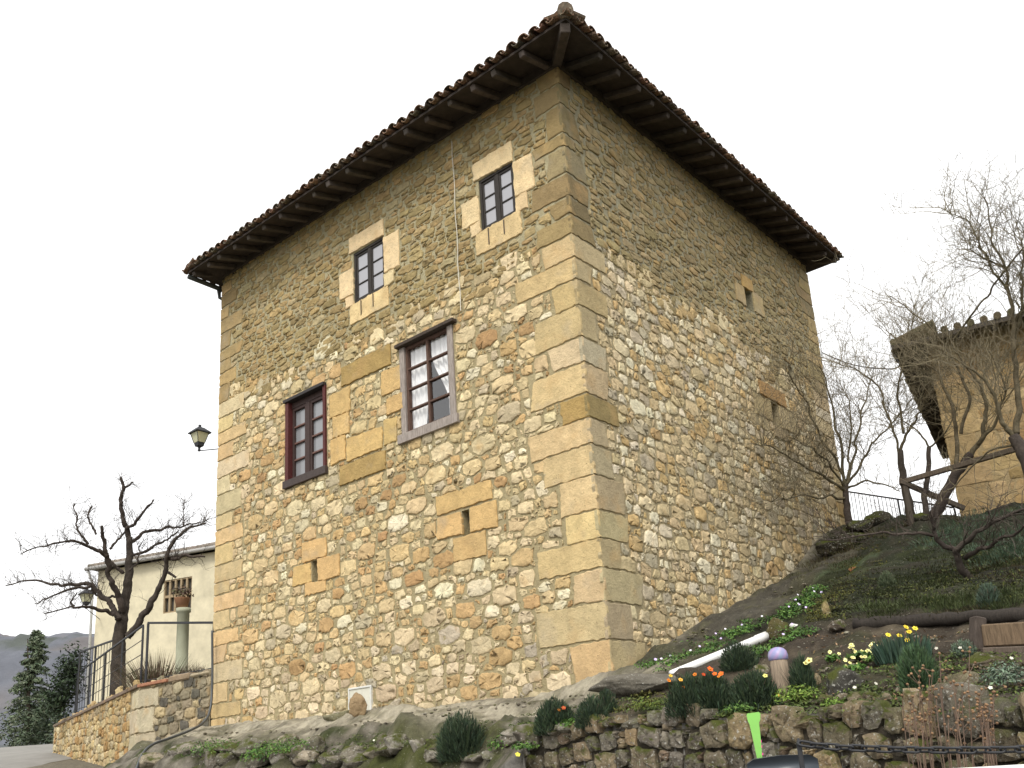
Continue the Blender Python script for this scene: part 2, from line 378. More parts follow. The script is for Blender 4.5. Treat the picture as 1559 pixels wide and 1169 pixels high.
# far wooded hill
def hill_h(X, Y):
    d = np.hypot(X, Y); az = np.degrees(np.arctan2(X, Y))
    ridge = 219+4*np.sin(np.radians(az*3))+3*fbm(az*.25, az*0, 0, 8, 4)
    return smooth(650, 1450, d)*ridge - 8 + fbm(X*.006, Y*.006, 0, 6, 5)*6*smooth(650, 1000, d) + np.abs(fbm(X*.06, Y*.06, 0, 16, 2))*7
def hill():
    azs = np.radians(np.arange(-100, 101, .35)); ds = np.geomspace(560, 1600, 60)
    A, D = np.meshgrid(azs, ds); X = D*np.sin(A); Y = D*np.cos(A); Z = hill_h(X, Y)
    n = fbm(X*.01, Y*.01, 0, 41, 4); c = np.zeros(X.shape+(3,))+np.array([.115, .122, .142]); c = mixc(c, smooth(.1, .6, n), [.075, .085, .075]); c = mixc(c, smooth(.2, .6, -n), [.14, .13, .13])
    ny, nx = X.shape; mb = MB(); i = np.arange(nx*ny).reshape(ny, nx)
    F = np.stack([i[:-1, :-1], i[:-1, 1:], i[1:, 1:], i[1:, :-1]], -1).reshape(-1, 4)
    mb.v = [tuple(p) for p in np.c_[X.ravel(), Y.ravel(), Z.ravel()]]; mb.f = [tuple(q) for q in F.tolist()]; mb.c = [tuple(q) for q in c.reshape(-1, 3)]
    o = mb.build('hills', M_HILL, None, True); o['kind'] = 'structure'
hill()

# ------------------------------------------------------------------ rubble masonry
def clip(poly, nx, ny, c):                                # keep nx*x+ny*y <= c
    out = []; m = len(poly)
    for i in range(m):
        p = poly[i]; q = poly[(i+1) % m]; dp = nx*p[0]+ny*p[1]-c; dq = nx*q[0]+ny*q[1]-c
        if dp <= 0: out.append(p)
        if (dp < 0) != (dq < 0) and dp != dq:
            t = dp/(dp-dq); out.append((p[0]+(q[0]-p[0])*t, p[1]+(q[1]-p[1])*t))
    return out
def rubble(u0, u1, v0, v1, inside, rects, classes, asp, gap, cutline=None, rng=random, pack=.86, row=None, boxy=.10):
    """power-diagram stones: returns [(polygon, (u,v), r)]"""
    y0, y1 = v0*asp, v1*asp; seeds = []; G = {}; gs = classes[0][0]*2
    def near(x, y, R):
        k = int(math.ceil(R/gs)); cx, cy = int(x//gs), int(y//gs)
        for i in range(cx-k, cx+k+1):
            for j in range(cy-k, cy+k+1):
                for q in G.get((i, j), ()): yield q
    area = (u1-u0)*(y1-y0); rmax = classes[0][1]
    for rlo, rhi, dens in classes:
        for _ in range(int(dens*area/(rlo*rlo))):
            x = rng.uniform(u0, u1); y = rng.uniform(y0, y1); r = rng.uniform(rlo, rhi)
            if row:
                w = y+.25*row*math.sin(x*1.3)+.15*row*math.sin(x*3.1+2); y += (round(w/row)*row-w)*.72
            if not inside(x, y/asp): continue
            if any(q[0]-gap*.3 < x < q[1]+gap*.3 and q[2]-gap*.3 < y/asp < q[3]+gap*.3 for q in rects): continue
            ok = True
            for q in near(x, y, (r+rmax)):
                if (q[0]-x)**2+(q[1]-y)**2 < ((q[2]+r)*pack)**2: ok = False; break
            if ok:
                s = (x, y, r); seeds.append(s); G.setdefault((int(x//gs), int(y//gs)), []).append(s)
    res = []
    for x, y, r in seeds:
        B = r*1.75; poly = [(x-B, y-B), (x+B, y-B), (x+B, y+B), (x-B, y+B)]
        g = gap*(.7+.6*rng.random())/2
        for q in near(x, y, B+rmax*1.8):
            if q[0] == x and q[1] == y: continue
            dx, dy = q[0]-x, q[1]-y; L = math.hypot(dx, dy)
            if L > (B*1.42+q[2]*1.8): continue
            t = (L*L+r*r-q[2]**2)/(2*L)-g
            nx, ny = dx/L, dy/L
            poly = clip(poly, nx, ny, nx*x+ny*y+t)
            if len(poly) < 3: break
        if len(poly) < 3: continue
        poly = [(p[0], p[1]/asp) for p in poly]; v = y/asp
        for a0, a1, b0, b1 in rects:
            if a0-B < x < a1+B and b0-B < v < b1+B:
                ds = [(a0-x, (1, 0, a0-g)), (x-a1, (-1, 0, -(a1+g))), (b0-v, (0, 1, b0-g)), (v-b1, (0, -1, -(b1+g)))]
                d, pl = max(ds, key=lambda q: q[0]); poly = clip(poly, *pl)
                if len(poly) < 3: break
        if len(poly) < 3: continue
        for pl in ((-1, 0, -u0), (1, 0, u1)): poly = clip(poly, *pl) if len(poly) > 2 else poly
        if boxy and len(poly) > 2:
            an = rng.gauss(0, .10); ca, sa = math.cos(an), math.sin(an)
            for cx_, cy_ in ((ca, sa), (-sa, ca)):
                pr = [p[0]*cx_+p[1]*cy_ for p in poly]; lo_, hi_ = min(pr), max(pr); e = (hi_-lo_)*boxy
                poly = clip(poly, cx_, cy_, hi_-e*rng.uniform(.3, 1.4)); poly = clip(poly, -cx_, -cy_, -lo_-e*rng.uniform(.3, 1.4)) if len(poly) > 2 else poly
        if cutline and len(poly) > 2: poly = clip(poly, *cutline)
        if len(poly) < 3: continue
        A = .5*sum(poly[i-1][0]*poly[i][1]-poly[i][0]*poly[i-1][1] for i in range(len(poly)))
        if abs(A) < .25*r*r/asp*.5: continue
        res.append((poly, (x, v), r))
    return res
def chaikin(poly, k=.22):
    out = []; n = len(poly)
    for i in range(n):
        p, q = poly[i], poly[(i+1) % n]; L = math.hypot(q[0]-p[0], q[1]-p[1])
        t = min(k, .5); out.append((p[0]+(q[0]-p[0])*t, p[1]+(q[1]-p[1])*t)); out.append((p[0]+(q[0]-p[0])*(1-t), p[1]+(q[1]-p[1])*(1-t)))
    return out
def resample(poly, step):
    out = []; n = len(poly)
    for i in range(n):
        p, q = poly[i], poly[(i+1) % n]; L = math.hypot(q[0]-p[0], q[1]-p[1]); m = max(1, int(round(L/step)))
        for k in range(m): out.append((p[0]+(q[0]-p[0])*k/m, p[1]+(q[1]-p[1])*k/m))
    return out
def stone(mb, poly, mapf, h, col, jit=.006, flat=False, inset=.013, base=-.03, step=.06, rough=.008, ck=.13):
    cx = sum(p[0] for p in poly)/len(poly); cy = sum(p[1] for p in poly)/len(poly)
    if not flat: poly = chaikin(poly, ck)
    poly = resample(poly, step)
    poly = [(p[0]+random.gauss(0, jit), p[1]+random.gauss(0, jit)) for p in poly]
    n = len(poly); R = max(.02, sum(math.hypot(p[0]-cx, p[1]-cy) for p in poly)/n)
    def sc(k): return [(cx+(p[0]-cx)*k, cy+(p[1]-cy)*k) for p in poly]
    k1 = max(.68, 1-inset/R); tx, ty = random.uniform(-.05, .05), random.uniform(-.05, .05)
    if flat: tx = ty = 0
    def hh(p, e): return h*e+(p[0]-cx)*tx+(p[1]-cy)*ty
    vs = [mapf(p[0], p[1], base) for p in poly]
    vs += [mapf(p[0], p[1], h*(.6 if flat else .72)) for p in poly]
    vs += [mapf(p[0], p[1], max(h*.6, hh(p, 1)+random.gauss(0, rough*.5))) for p in sc(k1)]
    if flat:
        fs = [(r*n+i, r*n+(i+1) % n, (r+1)*n+(i+1) % n, (r+1)*n+i) for r in range(2) for i in range(n)]+[tuple(range(2*n, 3*n))]
        mb.add(vs, fs, col); return
    vs += [mapf(p[0], p[1], hh(p, 1.0 if flat else 1.03)+random.gauss(0, rough)) for p in sc(k1*.5)]
    vs.append(mapf(cx, cy, h*(1.0 if flat else 1.03)+random.gauss(0, rough*.7)))
    fs = []
    for r in range(3):
        for i in range(n):
            j = (i+1) % n; fs.append((r*n+i, r*n+j, (r+1)*n+j, (r+1)*n+i))
    for i in range(n): fs.append((3*n+i, 3*n+(i+1) % n, 4*n))
    k0 = len(mb.f); mb.sm.update(range(k0+2*n, k0+4*n))
    mb.add(vs, fs, col)
def wall_sheet(mb, u0, u1, v0, v1, holes, mapf, col, depth=.3, step=.25, off=0.0):
    us = sorted(set([u0, u1]+[h[k] for h in holes for k in (0, 1)])); vs_ = sorted(set([v0, v1]+[h[k] for h in holes for k in (2, 3)]))
    def sub(L):
        o = []
        for i in range(len(L)-1):
            m = max(1, int((L[i+1]-L[i])/step)); o += [L[i]+(L[i+1]-L[i])*k/m for k in range(m)]
        return o+[L[-1]]
    us, vs_ = sub(us), sub(vs_); idx = {}; P = []
    def vi(i, j):
        if (i, j) not in idx: idx[(i, j)] = len(P); P.append(mapf(us[i], vs_[j], off))
        return idx[(i, j)]
    fs = []
    for i in range(len(us)-1):
        for j in range(len(vs_)-1):
            cu, cv = (us[i]+us[i+1])/2, (vs_[j]+vs_[j+1])/2
            if any(h[0] < cu < h[1] and h[2] < cv < h[3] for h in holes): continue
            fs.append((vi(i, j), vi(i+1, j), vi(i+1, j+1), vi(i, j+1)))
    mb.add(P, fs, col)
    for a, b, c, d in holes:                             # reveals
        q = [(a, c), (b, c), (b, d), (a, d)]
        vs = [mapf(x, y, off) for x, y in q]+[mapf(x, y, -depth) for x, y in q]
        mb.add(vs, [(0, 1, 5, 4), (1, 2, 6, 5), (2, 3, 7, 6), (3, 0, 4, 7)], col)
def rect_of(q):
    return (min((q[0][0]+q[3][0])/2, (q[1][0]+q[2][0])/2), max((q[0][0]+q[3][0])/2, (q[1][0]+q[2][0])/2),
            min((q[3][1]+q[2][1])/2, (q[0][1]+q[1][1])/2), max((q[3][1]+q[2][1])/2, (q[0][1]+q[1][1])/2))
def zq(uv, x0, y0, s, pts): return rect_of([uv(x0+p[0]/s, y0+p[1]/s) for p in pts])
def pick(pal): 
    r = random.random()*sum(p[0] for p in pal)
    for w, c in pal:
        r -= w
        if r <= 0: return vary(c, .12, .022)
    return pal[-1][1]

# ------------------------------------------------------------------ the stone tower
TW_ = 9.62; TOPZ = 12.5
tower = thing('stone_tower', 'square stone tower house with dark overhanging tiled eaves and two storeys of small windows', 'tower', T(0, 0, 2.4))
mapL = lambda u, v, h: T(u, -h, v)
mapR = lambda u, v, h: T(-h, u, v)
TANS = [(3, (.60, .455, .25)), (3, (.57, .43, .225)), (2, (.58, .47, .29)), (1, (.56, .40, .20))]
LOW_L = [(5, (.67, .55, .335)), (5, (.61, .475, .265)), (4, (.58, .425, .215)), (2, (.55, .37, .175)), (.7, (.45, .285, .135)), (1.6, (.73, .65, .45)), (1.5, (.51, .43, .28))]
BASE_L = [(4, (.60, .49, .31)), (3, (.52, .42, .27)), (2, (.68, .57, .38)), (2, (.50, .35, .17)), (1, (.45, .39, .29))]
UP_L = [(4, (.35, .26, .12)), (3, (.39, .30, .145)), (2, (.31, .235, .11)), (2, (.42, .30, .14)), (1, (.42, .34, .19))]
LOW_R = [(4, (.66, .55, .35)), (4, (.59, .47, .275)), (2, (.57, .41, .20)), (2, (.72, .64, .46)), (2, (.48, .415, .29))]
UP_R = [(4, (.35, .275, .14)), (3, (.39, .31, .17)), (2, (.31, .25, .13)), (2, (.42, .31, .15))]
MORT_L = (.37, .31, .178); MORT_U = (.40, .355, .22); MORT_R = (.38, .315, .19)
# openings (u0,u1,v0,v1) on each face
def box_uv(uv, p, q): a = uv(*p); b = uv(*q); return (min(a[0], b[0]), max(a[0], b[0]), min(a[1], b[1]), max(a[1], b[1]))
UW1 = (4.23, 5.10, 10.15, 11.21); UW2 = (1.05, 1.82, 10.18, 11.16)
LW1 = (5.97, 7.18, 7.12, 8.78); LW2 = (2.60, 3.86, 7.12, 8.78)
SL1 = zq(uvL, 400, 450, 2.9225, [(885, 960), (918, 948), (922, 1062), (890, 1072)])
SL2 = zq(uvL, 290, 830, 3.897, [(720, 95), (757, 88), (757, 212), (722, 218)])
SR1 = zq(uvR, 1100, 350, 3.34, [(107, 293), (147, 320), (160, 420), (118, 395)])
SR2 = zq(uvR, 1100, 350, 3.34, [(330, 685), (362, 705), (365, 790), (345, 765)])
SR3 = zq(uvR, 1100, 350, 3.34, [(243, 870), (285, 895), (290, 1010), (255, 985)])
HL = [UW1, UW2, LW1, LW2, SL1, SL2]; HR = [SR1, SR2, SR3]
OR_ = (.60, .41, .18); BR_ = (.37, .255, .10); CRm = (.72, .56, .325)
blkL = []
for pts, c in (([(355, 330), (570, 210), (575, 310), (350, 410)], BR_), ([(300, 440), (390, 405), (390, 515), (303, 545)], OR_), ([(312, 545), (388, 515), (388, 610), (318, 635)], OR_),
               ([(530, 335), (620, 315), (615, 405), (530, 455)], OR_), ([(555, 460), (630, 430), (630, 500), (555, 545)], OR_), ([(305, 640), (370, 625), (368, 745), (305, 745)], OR_),
               ([(375, 650), (535, 570), (535, 680), (378, 735)], OR_), ([(540, 560), (598, 535), (600, 640), (545, 670)], OR_), ([(345, 765), (550, 685), (550, 775), (348, 850)], BR_),
               ([(770, 915), (1018, 805), (1018, 905), (778, 982)], OR_), ([(765, 995), (885, 960), (888, 1060), (795, 1090)], OR_), ([(922, 950), (1048, 908), (1040, 1025), (927, 1060)], OR_),
               ([(850, 1085), (995, 1040), (995, 1165), (855, 1169)], OR_), ([(178, 1105), (285, 1070), (285, 1150), (180, 1169)], OR_)):
    blkL.append((zq(uvL, 400, 450, 2.9225, pts), c))
for pts in ([(600, 130), (718, 105), (718, 215), (620, 248)], [(757, 75), (885, 55), (890, 180), (760, 212)], [(680, 230), (805, 205), (805, 270), (685, 310)], [(665, 20), (810, 0), (810, 70), (668, 100)]):
    blkL.append((zq(uvL, 290, 830, 3.897, pts), OR_))
for (u0, u1, v0, v1) in (UW1, UW2):                      # pale dressed surrounds of the small upper windows
    w = u1-u0
    blkL += [((u0-.02, u1+.10, v1+.005, v1+.36), CRm), ((u1+.005, u1+.40, v0+.22, v1-.28), CRm), ((u1+.005, u1+.22, v0-.02, v0+.20), CRm),
             ((u0-.42, u0-.005, v0+.28, v1-.06), CRm), ((u0-.26, u0-.005, v0-.02, v0+.26), CRm), ((u0-.10, u1+.12, v0-.42, v0-.005), (.68, .51, .275))]
blkR = []
for pts, c in (([(90, 225), (150, 265), (150, 318), (95, 285)], (.50, .33, .13)), ([(62, 265), (105, 295), (115, 390), (65, 355)], (.44, .34, .18)), ([(149, 320), (200, 345), (208, 445), (162, 415)], (.46, .35, .18)),
               ([(180, 765), (318, 845), (318, 903), (188, 832)], (.38, .23, .10)), ([(155, 835), (240, 870), (250, 980), (165, 920)], (.46, .36, .2)), ([(288, 897), (370, 945), (375, 1040), (293, 1002)], (.46, .36, .2)),
               ([(255, 995), (330, 1030), (330, 1080), (260, 1050)], (.42, .33, .19))):
    blkR.append((zq(uvR, 1100, 350, 3.34, pts), c))
# quoins: front corner joints read off the photograph
jy = [104, 127, 157, 202, 222, 263, 298, 325, 356, 391, 424, 464, 512, 551, 598, 635, 675, 722, 775, 819, 864, 915, 973, 1040]
jz = [float(at(849+(y-100)*.0864, y, 12.5)[2]) for y in jy]; jz[0] = 12.42
lenL = [.40, .50, .30, .62, .36, .70, .34, .66, .62, 1.18, .48, .82, .62, 1.02, .50, 1.15, .82, .66, .60, 1.15, .52, 1.22, .62]
lenR = [.36, .22, .42, .25, .50, .55, .48, .60, .8, .42, .72, .45, .62, .55, .72, .42, .48, .72, .7, .42, .95, .55, .9]
quoL, quoR = [], []
for i in range(len(jz)-1):
    dark = i < 8
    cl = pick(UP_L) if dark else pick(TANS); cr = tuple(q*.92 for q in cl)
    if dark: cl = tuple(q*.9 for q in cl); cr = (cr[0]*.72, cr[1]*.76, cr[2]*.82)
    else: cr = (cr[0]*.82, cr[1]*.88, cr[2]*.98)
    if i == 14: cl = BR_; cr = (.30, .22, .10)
    e = .02 if dark else .012
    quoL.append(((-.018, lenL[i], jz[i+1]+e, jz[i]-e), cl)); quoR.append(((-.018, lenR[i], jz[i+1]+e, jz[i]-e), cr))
z = 12.4; k = 0; quoLe, quoRe = [], []
while z > 2.4:
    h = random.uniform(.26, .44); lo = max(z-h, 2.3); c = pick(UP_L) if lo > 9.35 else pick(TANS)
    ln = (random.uniform(.8, 1.15) if k % 2 else random.uniform(.42, .6))*(.7 if lo > 9.35 else 1)
    quoLe.append(((TW_-ln, TW_+.03, lo+.012, z-.012), c))
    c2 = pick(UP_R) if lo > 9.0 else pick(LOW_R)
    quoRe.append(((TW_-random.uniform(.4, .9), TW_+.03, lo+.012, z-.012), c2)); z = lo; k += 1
zoneL = lambda u: 9.22+.028*u+.10*math.sin(u*2.3)+.06*math.sin(u*5.1+1)
zoneR = lambda u: 9.25-.0*u+.16*math.sin(u*1.7)+.06*math.sin(u*4.3)-(.35 if u > 6.5 else 0)

def build_face(mapf, holes, blocks, quoins, zone, lowpal, basepal, uppal, mlow, mup, seed, lowcls, basez, names, groups, nq=len(quoL)):
    rng = random.Random(seed)
    wm = MB(); wall_sheet(wm, 0, TW_, 1.2 if mapf is mapL else 1.2, TOPZ, holes, mapf, mlow, depth=.34)
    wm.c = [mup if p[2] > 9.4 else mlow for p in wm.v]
    wall = wm.build('wall', M_MORTAR, tower)
    sb = MB(); ab = MB()
    pad = .03
    rects = [b[0] for b in blocks]+[q[0] for q in quoins]+[(h[0]-pad, h[1]+pad, h[2]-pad, h[3]+pad) for h in holes]
    low = rubble(0.02, TW_-.02, 1.9, 9.7, lambda u, v: v < zone(u)+.05 and v > basez(u), rects, lowcls, 1.7, .050, rng=rng, row=.30, pack=.78, boxy=.06)
    for poly, (u, v), r in low:
        t = (v-basez(u))/1.6
        c = pick(basepal if t < rng.uniform(.3, 1.1) else lowpal)
        stone(sb, poly, mapf, rng.uniform(.008, .024), c, jit=.006+.04*min(r, .12), rough=.004, ck=rng.uniform(.05, .2))
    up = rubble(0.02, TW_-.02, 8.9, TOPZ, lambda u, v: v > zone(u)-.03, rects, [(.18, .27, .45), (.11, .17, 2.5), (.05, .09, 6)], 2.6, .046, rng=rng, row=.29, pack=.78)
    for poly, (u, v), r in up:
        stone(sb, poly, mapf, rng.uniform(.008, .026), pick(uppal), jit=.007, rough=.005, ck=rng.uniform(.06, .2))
    so_ = sb.build('rubble_stones', M_STONE, wall, False)
    for bi, (q, c) in enumerate(blocks+quoins):
        grp = groups.get(bi, None) if bi < len(blocks) else None
        if bi == len(blocks)+nq: ab.build('quoins', M_ASHLAR, wall, False); ab = MB()
        if bi == len(blocks) or (grp and ab.v): ab.build(names[bi-1], M_ASHLAR, tower, False); ab = MB()
        poly = [(q[0], q[2]), (q[1], q[2]), (q[1], q[3]), (q[0], q[3])]
        isq = (q, c) in quoins
        if not isq:                                     # nibble the outer corners so no block is a perfect rectangle
            j = .018; poly = [(p[0]+random.uniform(-j, j)*.6, p[1]+random.uniform(-j, j)) for p in poly]
        else:
            far = 1 if q[0] < 1 else 0                  # ragged inner end, straight at the corner
            for i in ((1, 2) if far else (0, 3)):
                poly[i] = (poly[i][0]+random.uniform(-.07, .07), poly[i][1]+random.uniform(-.02, .02))
        stone(ab, poly, mapf, .018 if isq else random.uniform(.024, .036), vary(c, .08, .03), jit=.0075, flat=True, inset=.012, step=.06, rough=.002)
    ab.build('quoins', M_ASHLAR, wall, False)
    return wall
NML = ['blocked_window']*9+['stone_surround']*4+['corner_block']+['stone_surround']*16
GRL = {9: 1, 13: 1, 14: 1, 18: 1, 24: 1}
NMR = ['stone_surround']*7; GRR = {3: 1}
def base_l(u): return 2.35
def base_r(u): return 2.2+.28*max(0, u-.3)
wallL = build_face(mapL, HL, blkL, quoL+quoLe, zoneL, LOW_L, BASE_L, UP_L, MORT_L, MORT_U, 3, [(.22, .30, .10), (.14, .20, .45), (.09, .13, 1.6), (.05, .075, 3), (.028, .045, 6)], base_l, NML, GRL)
wallR = build_face(mapR, HR, blkR, quoR+quoRe, zoneR, LOW_R, LOW_R, UP_R, MORT_R, (.33, .30, .20), 5, [(.20, .26, .12), (.12, .18, .7), (.075, .11, 2.5), (.035, .055, 6)], base_r, NMR, GRR)
wallL['label'] = 'front wall of the tower with four windows'; wallR['label'] = 'side wall of the tower with three narrow slits'
for mp in (lambda u, v, h: T(TW_, u, v), lambda u, v, h: T(u, TW_, v)):
    m = MB(); wall_sheet(m, 0, TW_, 1.5, TOPZ, [], mp, MORT_U); m.build('wall', M_MORTAR, tower)
# dark rooms behind the openings
for mapf, hs_ in ((mapL, HL), (mapR, HR)):
    for a, b, c, d in hs_:
        m = MB()
        big = (b-a) > .5
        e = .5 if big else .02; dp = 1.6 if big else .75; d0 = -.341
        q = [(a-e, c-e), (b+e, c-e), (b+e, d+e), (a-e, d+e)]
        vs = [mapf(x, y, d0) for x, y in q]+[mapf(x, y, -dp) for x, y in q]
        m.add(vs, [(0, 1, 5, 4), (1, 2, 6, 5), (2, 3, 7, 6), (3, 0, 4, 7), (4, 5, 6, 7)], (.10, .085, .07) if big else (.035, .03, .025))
        m.build('interior', M_PLAIN, tower)

def fb(mb, u0, u1, v0, v1, h0, h1, col, bev=.004, mapf=mapL):
    o = mapf(0, 0, 0); ex = mapf(1, 0, 0)-o; ey = mapf(0, 1, 0)-o; ez = mapf(0, 0, 1)-o
    mb.box(o, ex, ey, ez, (u0, v0, h0), (u1, v1, h1), col, bev)
def pane(mb, u0, u1, v0, v1, h, col=(1, 1, 1)):
    mb.add([mapL(u0, v0, h), mapL(u1, v0, h), mapL(u1, v1, h), mapL(u0, v1, h)], [(0, 1, 2, 3)], col)
BLK = (.035, .03, .026)
for (u0, u1, v0, v1), lab in ((UW1, 'small dark upper window farther from the corner'), (UW2, 'small dark upper window nearer the corner')):
    m = MB(); g = MB(); t = .048; H0, H1 = -.09, -.012
    fb(m, u0, u1, v1-t, v1, H0, H1, BLK); fb(m, u0, u1, v0, v0+t, H0, H1, BLK)
    fb(m, u0, u0+t, v0+t, v1-t, H0, H1-.004, BLK); fb(m, u1-t, u1, v0+t, v1-t, H0, H1-.004, BLK)
    um = (u0+u1)/2; fb(m, um-.038, um+.038, v0+t, v1-t, H0+.01, H1-.01, BLK)
    for s0, s1 in ((u0+t, um-.038), (um+.038, u1-t)):
        fb(m, s0, s1, v0+t, v0+t+.045, H0+.02, H1-.022, BLK); fb(m, s0, s1, v1-t-.045, v1-t, H0+.02, H1-.022, BLK)
        fb(m, s0, s0+.035, v0+t+.045, v1-t-.045, H0+.02, H1-.022, BLK); fb(m, s1-.035, s1, v0+t+.045, v1-t-.045, H0+.02, H1-.022, BLK)
        for k in (1, 2):
            z = v0+t+.045+(v1-v0-2*t-.09)*k/3; fb(m, s0+.035, s1-.035, z-.013, z+.013, H0+.03, H1-.026, BLK)
        pane(g, s0+.02, s1-.02, v0+t, v1-t, H0+.035)
    w = m.build('window', M_PAINT, tower); w['label'] = lab; g.build('pane', M_PANE, w)
    for uu, ln in ((um+.2, .30), (um-.14, .26)): st = MB(); fb(st, uu-.011, uu+.011, v0-.03-ln, v0-.03, .0345, .040, (.10, .075, .05), 0); st.build('drain_slot', M_PLAIN, w)
# lower window nearer the far edge: deep dark red frame
RED = (.085, .022, .02); DRK = (.05, .03, .026)
u0, u1, v0, v1 = LW1; m = MB()
fb(m, u0-.02, u1+.04, v1-.02, v1+.045, -.30, .085, (.035, .03, .03)); fb(m, u0-.05, u1+.06, v0-.13, v0+.02, -.30, .075, (.06, .045, .04))
fb(m, u1-.08, u1+.02, v0+.02, v1-.02, -.30, .045, RED); fb(m, u0-.02, u0+.05, v0+.02, v1-.02, -.30, .045, RED)
fb(m, u0+.05, u1-.08, v1-.14, v1-.02, -.30, -.05, DRK)
a, b, c, d = u0+.05, u1-.08, v0+.02, v1-.14; um = (a+b)/2+.035
fb(m, um-.055, um+.055, c, d, -.15, -.045, DRK)
for s0, s1 in ((a, um-.055), (um+.055, b)):
    fb(m, s0, s0+.055, c, d, -.14, -.06, DRK); fb(m, s1-.055, s1, c, d, -.14, -.06, DRK)
    fb(m, s0+.055, s1-.055, c, c+.07, -.14, -.06, DRK); fb(m, s0+.055, s1-.055, d-.06, d, -.14, -.06, DRK)
    for k in (1, 2, 3): z = c+.07+(d-c-.13)*k/4; fb(m, s0+.055, s1-.055, z-.017, z+.017, -.13, -.065, (.14, .075, .06))
w = m.build('window', M_PAINT, tower); w['label'] = 'lower window with a dark red recessed frame'
g = MB(); pane(g, a+.02, b-.02, c, d, -.11); g.build('pane', M_PANE2, w)
# lower window nearer the corner: weathered grey frame, curtains
GRYW = (.30, .26, .23); BRN = (.105, .062, .046)
u0, u1, v0, v1 = LW2; m = MB()
fb(m, u0-.12, u1+.06, v1-.015, v1+.045, -.25, .11, (.06, .045, .035)); fb(m, u0-.08, u1+.09, v0-.13, v0+.03, -.25, .07, GRYW)
fb(m, u1-.10, u1+.02, v0+.03, v1-.015, -.25, .03, GRYW); fb(m, u0-.02, u0+.10, v0+.03, v1-.015, -.25, .03, GRYW)
a, b, c, d = u0+.10, u1-.10, v0+.03, v1-.015
fb(m, a, a+.045, c, d, -.09, -.01, BRN); fb(m, b-.045, b, c, d, -.09, -.01, BRN)
fb(m, a+.045, b-.045, c, c+.05, -.09, -.01, BRN); fb(m, a+.045, b-.045, d-.05, d, -.09, -.01, BRN)
um = (a+b)/2; fb(m, um-.024, um+.024, c+.05, d-.05, -.085, -.012, BRN)
for k in (1, 2, 3):
    z = c+.05+(d-c-.1)*k/4
    for s0, s1 in ((a+.045, um-.024), (um+.024, b-.045)): fb(m, s0, s1, z-.017, z+.017, -.08, -.016, BRN)
w = m.build('window', M_WEATH, tower); w['label'] = 'lower window with white curtains and a weathered grey frame'
g = MB(); pane(g, a+.03, b-.03, c+.03, d-.03, -.055); g.build('pane', M_CLEAR, w)
for side in (0, 1):                                      # curtains gathered to each side, open at the bottom right
    m = MB(); NU, NV = 44, 26; vs = []; fs = []
    for j in range(NV+1):
        t = j/NV; z = d-.02-(d-c-.02)*t
        if side == 1: e0, e1 = b, um+.02+.30*max(0, t-.42)**1.0*1.0   # viewer's left
        else: e0, e1 = a, um-.02-.36*smooth(.15, .8, t)*1.0
        for i in range(NU+1):
            s = i/NU; u = e0+(e1-e0)*s
            vs.append(mapL(u, z, -.135+.022*math.sin(s*26+2*t)+.008*math.sin(s*61+3)))
    for j in range(NV):
        for i in range(NU): fs.append((j*(NU+1)+i, j*(NU+1)+i+1, (j+1)*(NU+1)+i+1, (j+1)*(NU+1)+i))
    m.add(vs, fs, (1, 1, 1)); m.build('curtain', M_CLOTH, w, True)
# meter hatch low on the wall
q = (4.83, 5.36, 2.56, 2.98); m = MB(); Wt = (.62, .62, .58)
fb(m, q[0], q[1], q[2], q[3], -.02, .028, (.60, .59, .50), .003)
for r_ in ((q[0]-.03, q[1]+.03, q[3], q[3]+.03), (q[0]-.03, q[1]+.03, q[2]-.03, q[2]), (q[0]-.03, q[0], q[2], q[3]), (q[1], q[1]+.03, q[2], q[3])): fb(m, *r_, -.02, .045, Wt, .003)
m.build('meter_hatch', M_PLAIN, tower)
# thin lightning wire down the wall
m = MB(); pts = [T(2.33, -.055, 12.2-.3*k)+dL*.012*math.sin(k*1.7) for k in range(12)]; m.tube(pts, .008, 5, (.6, .57, .48)); m.build('wire', M_PLAIN, tower)

# ---- roof
OV, OE = .77, .18
E0 = (-OV, -OV, 12.27); E1 = (TW_+OE, -OV, 12.47); E2 = (TW_+OE, TW_+OE, 12.6); E3 = (-OV, TW_+OE, 12.50)
PK = (4.8, 4.8, 14.1)
rm = MB(); th = .045
vs = [T(*e) for e in (E0, E1, E2, E3, PK)]+[T(e[0], e[1], e[2]+th) for e in (E0, E1, E2, E3, PK)]
fs = [(0, 1, 4), (1, 2, 4), (2, 3, 4), (3, 0, 4)]+[(5, 6, 9), (6, 7, 9), (7, 8, 9), (8, 5, 9)]+[(i, (i+1) % 4, 5+(i+1) % 4, 5+i) for i in range(4)]
rm.add(vs, fs, (.046, .036, .030)); roof = rm.build('roof', M_WOODD, tower)
def soffit_z(a, b):                                      # underside height over the left (b<..) and right eaves
    fa = [(E0, E1), (E0, E3)]
    best = None
    for (p, q) in fa:
        n = np.cross(np.array(q)-np.array(p), np.array(PK)-np.array(p)); zz = p[2]-(n[0]*(a-p[0])+n[1]*(b-p[1]))/n[2]
        best = zz if best is None else min(best, zz)
    return best
tm = MB()
